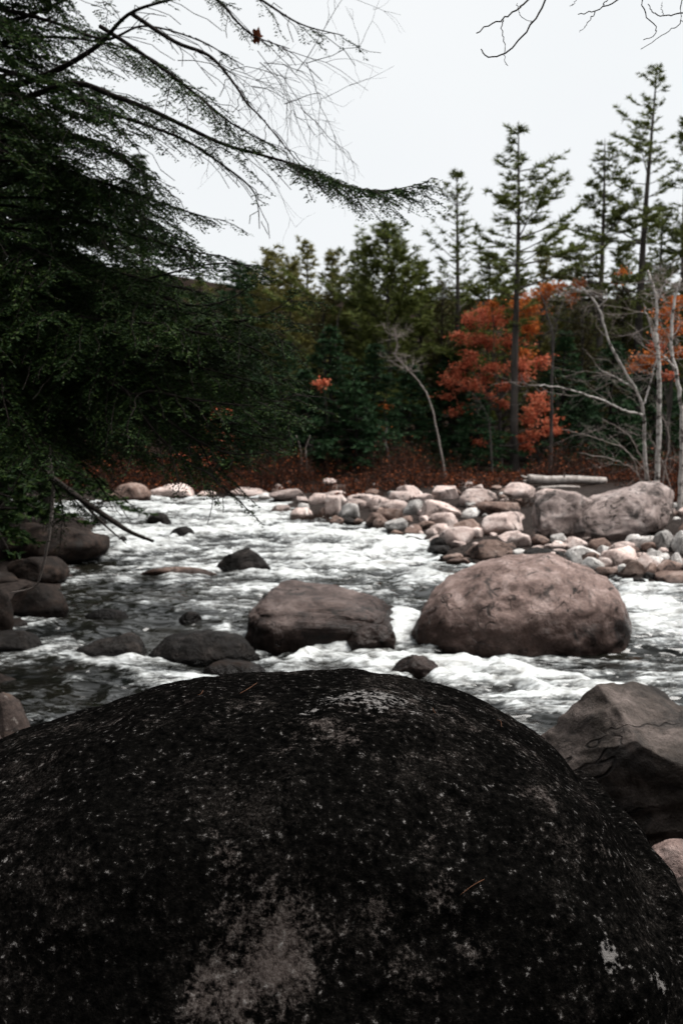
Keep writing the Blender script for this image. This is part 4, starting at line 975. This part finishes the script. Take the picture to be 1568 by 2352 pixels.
# deeper forest: copies of a few conifers, told apart only by place
FILL = []
for k in range(4):
    tr, wd, fo = conifer(70 + k, 10.0, .04 if k < 3 else .25, pinep(2.4, .8, .8), nper=6, step=.42, rise=.1, droop=.12, tuft=(.20, .045), dens=.9, gapchance=.05, blades=5)
    FILL.append(meshes((tr, wd, fo)))
rg = np.random.default_rng(77)
spots = []
for Y, nn_, j in ((47, 12, 1.0), (53, 13, 1.5), (60, 13, 1.5), (68, 15, 2.0)):
    for k in range(nn_):
        spots.append((-.36 + .74 * (k + rg.uniform(.1, .9)) / nn_, Y + rg.uniform(-j, j)))
for u, Y in spots:
    x = u * Y; z = float(terrain_z(np.array([x]), np.array([Y]))[0]); k = rg.integers(4)
    px = CX + u * FPX; top = 640 + rg.uniform(-30, 50); H = tall(top, Y) - z
    plant('forest_conifer', FILL[k], ('bark', 'bark', 'pine' if k % 2 else 'olive'), (x, Y, z), ('shaded olive brown conifer', 'shaded green conifer', 'bushy olive brown conifer', 'bare stemmed green conifer')[k] + ' deep in the forest behind the far bank trees', group='deep forest conifers', rotz=rg.uniform(0, 6.28), scale=H / 10)

# unseen conifers added on the slope behind the viewer to cut the sky light
for k in range(9):
    x = -11 + 2.75 * k + rg.uniform(-.6, .6); Y = rg.uniform(-6.5, -3.5) - .02 * x * x; z = float(terrain_z(np.array([x]), np.array([Y]))[0])
    plant('forest_conifer', FILL[k % 3], ('bark', 'bark', 'pine'), (x, Y, z), 'unseen conifer added behind the viewer to shade the near bank', group='added shade conifers behind the viewer', rotz=rg.uniform(0, 6.28), scale=rg.uniform(1.0, 1.25))
# --- broadleaf trees: limbs to every leaf cloud seen in the photograph
def maple(name, label, base, fork, blobs, mat, seed, leaf=.098, dens=1.0, mats2=None):
    rg = np.random.default_rng(seed); e = link(name, None, None, label=label, cat='tree')
    tr, wd = MB(), MB(); f0 = np.array(base); f1 = np.array(fork)
    tp = curve([f0 - UP * .2, (f0 + f1) / 2 + rg.normal(size=3) * .08, f1], 16); tr.tube(tp, np.linspace(.085, .045, 16), 8)
    fols = {}
    for (c, r, mt) in blobs:
        c = np.array(c); st = tp[rg.integers(6, 16)]
        path = curve([st, (st + c) / 2 + np.array([0, 0, -.12 * np.linalg.norm(c - st)]) + rg.normal(size=3) * .1, c], 10)
        tr.tube(path, np.linspace(.026, .008, 10), 5)
        m_ = int(9 + 26 * r); E = c + rg.normal(size=(m_, 3)) * np.array([r * .62, r * .6, r * .24])
        S = path[rg.integers(8, 10, m_)]; wd.sticks(S, E, .006, .003)
        N = int(800 * r ** 1.5 * dens) + 36
        f_ = rg.uniform(.25, 1.08, N)[:, None]; ix = rg.integers(0, m_, N)
        P = S[ix] * (1 - f_) + E[ix] * f_ + rg.normal(size=(N, 3)) * np.array([.085, .085, .05])
        fo = fols.setdefault(mt, MB()); fo.leaves(P, norm(rg.normal(size=(N, 3)) + [0, 0, -.3]), leaf * rg.uniform(.6, 1.3, N), leaf * .85 * rg.uniform(.6, 1.2, N), norm(rg.normal(size=(N, 3)) * .6 + UP))
    link('trunk', tr.mesh('trunk', True), M['bark2'], e); link('twigs', wd.mesh('twigs'), M['twig'], e, kind='stuff')
    for mt, fo in fols.items(): link('crown', fo.mesh('crown'), M[mt], e, kind='stuff')
    return e
rg = np.random.default_rng(5)
def b4(lst, Y, mt='coral', jit=.8): return [(at(784 + .5 * a, 564 + .5 * b_, Y + rg.uniform(-jit, jit)), r * .5 / FPX * Y, m_) for a, b_, r, m_ in [(q + (mt,))[:4] for q in lst]]
maple('maple_tree', 'coral red maple with layered leaves in front of the dark forest', foot(1150, 38), at(1150, 880, 38),
      b4([(700, 330, 110), (620, 420, 70), (545, 410, 45), (500, 620, 60), (585, 640, 70), (560, 545, 60), (700, 560, 75), (820, 540, 65), (925, 530, 55), (660, 690, 55), (565, 750, 50), (745, 720, 45),
          (480, 690, 32), (640, 300, 60), (690, 440, 70), (780, 430, 60), (600, 500, 45), (530, 585, 40), (830, 600, 50), (500, 760, 20), (650, 610, 50), (760, 640, 40), (580, 330, 50)], 38)
      + b4([(850, 290, 70, 'orange'), (860, 350, 60, 'orange'), (800, 260, 55, 'orange'), (835, 490, 50, 'orange'), (760, 300, 50, 'orange'), (870, 390, 45, 'orange'), (690, 260, 45, 'orange')], 38.5), 'coral', 4)
maple('maple_tree', 'small red maple low between the slender pine and the dark hemlock', foot(1235, 37), at(1230, 1010, 37),
      b4([(870, 760, 60), (910, 725, 55), (860, 800, 50), (950, 850, 60), (1000, 850, 40), (880, 870, 60), (820, 880, 45), (900, 690, 40), (620, 905, 30), (650, 855, 25), (960, 800, 45), (850, 920, 50)], 37), 'coral', 6)
maple('maple_tree', 'orange leaved maple behind the upright birches', foot(1540, 33), at(1540, 860, 33),
      b4([(1430, 510, 70, 'orange'), (1380, 540, 50, 'orange'), (1490, 300, 55, 'orange'), (1540, 370, 60, 'orange'), (1560, 480, 60, 'orange'), (1470, 400, 45, 'orange'), (1540, 250, 50, 'orange'), (1330, 560, 25, 'orange'), (1500, 590, 30, 'coral'), (1450, 460, 40, 'coral')], 33), 'orange', 8)
maple('maple_tree', 'orange maple crown high behind the bare stems', foot(1270, 43), at(1270, 800, 43),
      b4([(950, 190, 60, 'orange'), (1000, 180, 45, 'orange'), (1100, 170, 45, 'orange'), (920, 230, 50, 'orange'), (1290, 120, 30, 'orange'), (830, 225, 40, 'orange'), (1060, 230, 40, 'orange')], 43), 'orange', 9)
def b3(lst, Y): return [(at(.5 * a, 564 + .5 * b_, Y + rg.uniform(-.5, .5)), r * .5 / FPX * Y, 'coral') for a, b_, r in lst]
maple('maple_tree', 'small red maple glowing under the hanging hemlock boughs', foot(505, 33.5), at(505, 1030, 33.5),
      b3([(980, 800, 60), (1010, 880, 50), (1040, 950, 55), (940, 990, 40), (950, 830, 50), (840, 960, 45), (1000, 760, 40), (860, 1000, 40), (1090, 900, 40), (920, 930, 40)], 33.5), 'coral', 10)
maple('maple_sapling', 'thin maple sapling with one small red leaf cloud among the far hemlocks', foot(740, 34), at(738, 960, 34),
      b3([(1485, 628, 26), (1455, 632, 14)], 33.0), 'coral', 12)
maple('maple_sapling', 'orange sapling beneath the dead snag', foot(880, 33.5), at(880, 1010, 33.5), b4([(190, 740, 34, 'orange'), (185, 845, 20, 'orange')], 35), 'orange', 13)
# olive brown leafless-looking thicket trees
for px, py, Y, r_, sd_, lb in [(1010, 640, 42, 1.0, 21, 'olive brown slender tree left of the coral maple'), (1330, 700, 42, 1.2, 22, 'olive brown bushy tree behind the leaning birch'), (745, 690, 40, 1.0, 23, 'brownish thin crowned tree among the yellowish pines'),
                               (1070, 700, 43, 1.0, 24, 'olive brown tree peeping behind the coral maple')]:
    f = foot(px, Y); H = tall(py, Y) - f[2]
    tr, wd, fo = conifer(sd_, H, .1, pinep(r_, .5, .8), nper=5, step=.35, rise=.6, tuft=(.13, .04), dens=1.1, gapchance=.15, blades=4)
    plant('thicket_tree', meshes((tr, wd, fo)), ('bark2', 'twig', 'olive'), f, lb)

# --- bare trees: stems from the photograph, side branches grown
def grow(mb, p, d, L, r, depth, rg, gravity=0.0, spread=.6):
    m_ = 6; pts = [p]; dd = d
    for _ in range(m_):
        dd = norm(dd + rg.normal(size=3) * .16 + UP * gravity); pts.append(pts[-1] + dd * L / m_)
    pts = np.array(pts); mb.sticks(pts[:-1], pts[1:], np.linspace(r, r * .45, m_ + 1)[:-1], np.linspace(r, r * .45, m_ + 1)[1:])
    if depth <= 0: return
    for k in range(rg.integers(2, 5)):
        i = rg.integers(2, m_ + 1); nd = norm(norm(pts[i] - pts[i - 1]) + rg.normal(size=3) * spread)
        grow(mb, pts[i], nd, L * rg.uniform(.4, .7), r * .55, depth - 1, rg, gravity, spread)
def bare_tree(name, label, stems, mat, tmat, seed, side=14, slen=.9, srad=.012, depth=2, bias=(0, 0, 0), cat='tree', tmin=.25):
    rg = np.random.default_rng(seed); e = link(name, None, None, label=label, cat=cat)
    tw = MB()
    for i, (pts, r0, r1) in enumerate(stems):
        P = pxpath(pts, 36); P = P + rg.normal(size=P.shape) * .008
        mb = MB(); mb.tube(P, np.linspace(r0, r1, 36) * (1 + .08 * rg.normal(size=36)), 8); link('trunk' if i == 0 else 'stem', mb.mesh('stem', True), M[mat], e)
        for k in range(side):
            j = rg.integers(int(36 * tmin), 36); T = norm(P[min(j + 1, 35)] - P[j - 1])
            d = norm(rg.normal(size=3) * np.array([1, .8, .5]) + np.array(bias) + UP * .25)
            grow(tw, P[j], d, slen * rg.uniform(.4, 1.2), srad, depth, rg, .02)
    link('twigs', tw.mesh('twigs'), M[tmat], e, kind='stuff')
    return e
B = 20.3
def gfoot(px, Y): f = foot(px, Y); q = project(f[None])[0]; return (q[0], q[1] + 6, Y)
bare_tree('birch_tree', 'upright pale birch with forked bare top on the gravel bar', [([gfoot(1508, B), (1512, 1000, B), (1512, 840, B), (1505, 760, B + .1), (1507, 690, B + .2), (1488, 622, B + .3)], .062, .022),
          ([(1507, 800, B), (1490, 740, B - .2), (1478, 700, B - .3)], .026, .008), ([(1507, 690, B + .2), (1530, 640, B + .2)], .024, .008)], 'birch', 'paletwig', 31, 10, .8, .008)
bare_tree('birch_tree', 'pale birch with a lichen patched trunk behind the upright one', [([gfoot(1560, B - .6), (1566, 1000, B - .6), (1556, 880, B - .6), (1541, 800, B - .5), (1546, 700, B - .4), (1562, 640, B - .4)], .055, .02),
          ([(1552, 850, B - .6), (1532, 826, B - .8), (1520, 815, B - .9)], .022, .008)], 'birch', 'paletwig', 32, 8, .8, .008)
bare_tree('birch_tree', 'leaning pale birch sending one long bare limb over the gravel bar', [([gfoot(1494, B + .4), (1480, 1060, B + .3), (1478, 1000, B + .2), (1474, 930, B), (1450, 880, B - .1), (1400, 790, B - .3), (1375, 710, B - .4), (1335, 658, B - .5)], .045, .016),
          ([(1372, 706, B - .4), (1388, 690, B - .5), (1392, 664, B - .5)], .018, .008), ([(1472, 953, B), (1430, 942, B - .4), (1370, 915, B - .9), (1300, 893, B - 1.3), (1232, 884, B - 1.6)], .028, .008),
          ([(1478, 930, B), (1492, 880, B + .1), (1506, 830, B + .1)], .02, .014), ([(1460, 895, B), (1420, 870, B - .3), (1375, 848, B - .7)], .018, .006)], 'birch', 'paletwig', 33, 6, .9, .006, bias=(-.9, -.2, .1))
bare_tree('bare_shrub', 'pale leafless shrub with fanning twigs at the foot of the birches', [([gfoot(1485, B - 1), (1470, 1100, B - 1), (1420, 1060, B - 1.2), (1330, 1040, B - 1.5)], .018, .005), ([gfoot(1500, B - 1), (1490, 1110, B - 1), (1450, 1010, B - 1.2), (1380, 960, B - 1.4)], .018, .005),
          ([gfoot(1530, B - 1), (1520, 1120, B - 1), (1535, 1000, B - 1), (1500, 930, B - 1)], .018, .006), ([gfoot(1548, B - 1.2), (1540, 1130, B - 1.2), (1520, 1060, B - 1.2), (1490, 1000, B - 1.2)], .018, .006), ([gfoot(1515, B - 1.1), (1500, 1140, B - 1.1), (1480, 1080, B - 1.2), (1400, 1000, B - 1.4)], .016, .005),
          ([gfoot(1490, B - .9), (1450, 1050, B - 1), (1380, 1010, B - 1.3), (1290, 985, B - 1.6)], .014, .004)], 'paletwig', 'paletwig', 34, 5, .6, .004, bias=(-.6, 0, .2), cat='shrub', tmin=.35)
bare_tree('bare_tree', 'grey leafless tree with crooked stem right of the slender pine', [([gfoot(1262, 31), (1265, 1000, 31), (1266, 900, 31), (1268, 780, 31), (1255, 720, 31), (1240, 670, 31)], .06, .02), ([(1266, 820, 31), (1278, 740, 31), (1290, 690, 31)], .03, .01)], 'bark2', 'bark2', 35, 9, 1.0, .008)
bare_tree('dead_snag', 'dead leaning snag with a pale broom of twigs at its broken top', [([gfoot(1024, 33), (1004, 994, 33), (984, 914, 33), (959, 874, 33), (934, 846, 33), (906, 814, 33)], .036, .016), ([(906, 814, 33), (912, 790, 33), (905, 770, 33)], .035, .01)], 'paletwig', 'paletwig', 36, 15, .62, .010, bias=(-.2, 0, .2), tmin=.72)
bare_tree('bare_sapling', 'twin pale stems standing in the rust shrubs before the far hemlocks', [([gfoot(693, 32), (692, 1070, 32), (690, 1030, 32), (680, 1000, 32)], .035, .012), ([gfoot(706, 32), (704, 1060, 32), (702, 1030, 32), (712, 1000, 32)], .035, .012)], 'paletwig', 'bark2', 37, 4, .4, .006)
bare_tree('bare_tree', 'thin dark stemmed bare tree beside the coral maple trunk', [([gfoot(1130, 35), (1125, 1000, 35), (1120, 960, 35), (1100, 920, 35)], .035, .01)], 'bark2', 'bark2', 38, 8, .8, .008)
bare_tree('bare_tree', 'spindly bare tree among the yellowish pines', [([gfoot(790, 39), (790, 880, 39), (770, 800, 39), (775, 740, 39), (785, 700, 39)], .04, .012)], 'bark2', 'bark2', 39, 8, 1.0, .008)

# bare branch hanging in from a tree beside the viewer
e = link('bare_tree', None, None, label='leafless tree beside the viewer, its fine twig tips hanging against the white sky', cat='tree')
TB = np.array([3.6, 3.3, 0.4]); mb = MB(); tp = curve([TB, TB + [.1, 0, 2.2], TB + [-.1, .15, 4.6], TB + [-.2, .2, 7.0]], 20); mb.tube(tp, np.linspace(.14, .05, 20), 10); link('trunk', mb.mesh('trunk', True), M['bark2'], e)
mb = MB(); tw = MB(); Yt = 3.9
LM = curve([tp[10], (2.6, 3.6, 4.75), at(1700, -230, 3.9), at(1450, -190, 3.9), at(1250, -170, 3.95)], 24); mb.tube(LM, np.linspace(.035, .006, 24), 6); link('limb', mb.mesh('limb', True), M['bark2'], e)
for pts, r in [([(1420, -180), (1330, -80), (1215, -2), (1187, 20), (1158, 42), (1125, 55), (1092, 75)], .0042), ([(1330, -185), (1275, -60), (1252, 0), (1230, 40), (1200, 85), (1160, 122), (1134, 131), (1112, 125), (1103, 112)], .0042), ([(1158, 42), (1150, 60), (1157, 90), (1158, 122), (1160, 145), (1165, 152)], .0022),
               ([(1187, 8), (1192, 30), (1215, 50), (1222, 49)], .0016), ([(1560, -190), (1460, -40), (1420, 0), (1384, 15), (1362, 28), (1325, 33)], .0035), ([(1364, 27), (1352, 50), (1330, 73)], .002), ([(1450, -30), (1392, 0), (1384, 14)], .0028),
               ([(1520, -200), (1480, -40), (1476, 0), (1482, 35), (1506, 62), (1500, 80), (1475, 93)], .003), ([(1600, 20), (1560, 31), (1524, 35), (1498, 28), (1488, 8)], .0032), ([(1600, -60), (1565, 0), (1560, 50), (1530, 75), (1472, 112)], .0026), ([(1650, 60), (1600, 40), (1561, 51)], .003), ([(1523, 34), (1518, 18), (1520, 4)], .0014),
               ([(1340, -40), (1322, 0), (1308, 16)], .0014)]:
    P = curve([at(a, b_, Yt + .001 * (a - 1300)) for a, b_ in pts], 22); P = P + np.random.default_rng(len(pts) + pts[0][0]).normal(size=P.shape) * .0025
    tw.tube(P, np.linspace(r, r * .5, 22), 5)
link('twigs', tw.mesh('twigs'), M['twig'], e, kind='stuff')
# bare drooping twigs above the long bough
tw = MB(); rg = np.random.default_rng(66)
for k in range(30):
    a, b_ = rg.uniform(330, 720), rg.uniform(60, 330)
    if b_ > 70 + .75 * (a - 250): continue
    p = at(a, b_, rg.uniform(6.7, 7.5)); grow(tw, p, norm(np.array([.9, -.2, -.4]) + rg.normal(size=3) * .35), rg.uniform(.3, .75), .0035, 2, rg, -.05, .6)
link('bare_twigs', tw.mesh('bare_twigs'), M['twig'], hem, kind='stuff')

# --- undergrowth
rg = np.random.default_rng(88); fo, wd = MB(), MB()
for k in range(2800):
    u = rg.uniform(-.40, .46); Y = rg.uniform(21, 34.5) if u > -.02 else rg.uniform(29, 35)
    x = u * Y
    if float(shore_sd(np.array([x]), np.array([Y]))[0]) < (.25 if u < .05 else 1.5): continue
    if u > -.02 and Y < (21.5 if u > .31 else 29.6 if .17 < u < .29 else 26.5): continue
    z = float(terrain_z(np.array([x]), np.array([Y]))[0]); hgt_ = rg.uniform(.2, .62) * (.2 + 2.3 * smooth(-.25, .55, float(fbm(np.array([[x * .55, Y * .55, 3.0]]), 2, 91)[0]))); m_ = 9
    A = np.array([x, Y, z]) + rg.normal(size=(m_, 3)) * [.12, .12, 0]; E = A + np.stack([rg.normal(0, .25, m_), rg.normal(0, .25, m_), rg.uniform(.4, 1.1, m_) * hgt_], -1)
    wd.sticks(A, E, .006, .003)
    N = rg.integers(14, 46); f_ = rg.uniform(.2, 1, N)[:, None]; ix = rg.integers(0, m_, N)
    fo.leaves(A[ix] * (1 - f_) + E[ix] * f_ + rg.normal(size=(N, 3)) * .06, norm(rg.normal(size=(N, 3))), rg.uniform(.04, .10, N), rg.uniform(.03, .07, N), norm(rg.normal(size=(N, 3)) * .7 + UP))
ug = link('undergrowth', fo.mesh('undergrowth'), M['shrub'], label='band of rust red shrubs and ferns along the far bank', cat='shrubs', kind='stuff')
link('stems', wd.mesh('stems'), M['brownwood'], ug, kind='stuff')
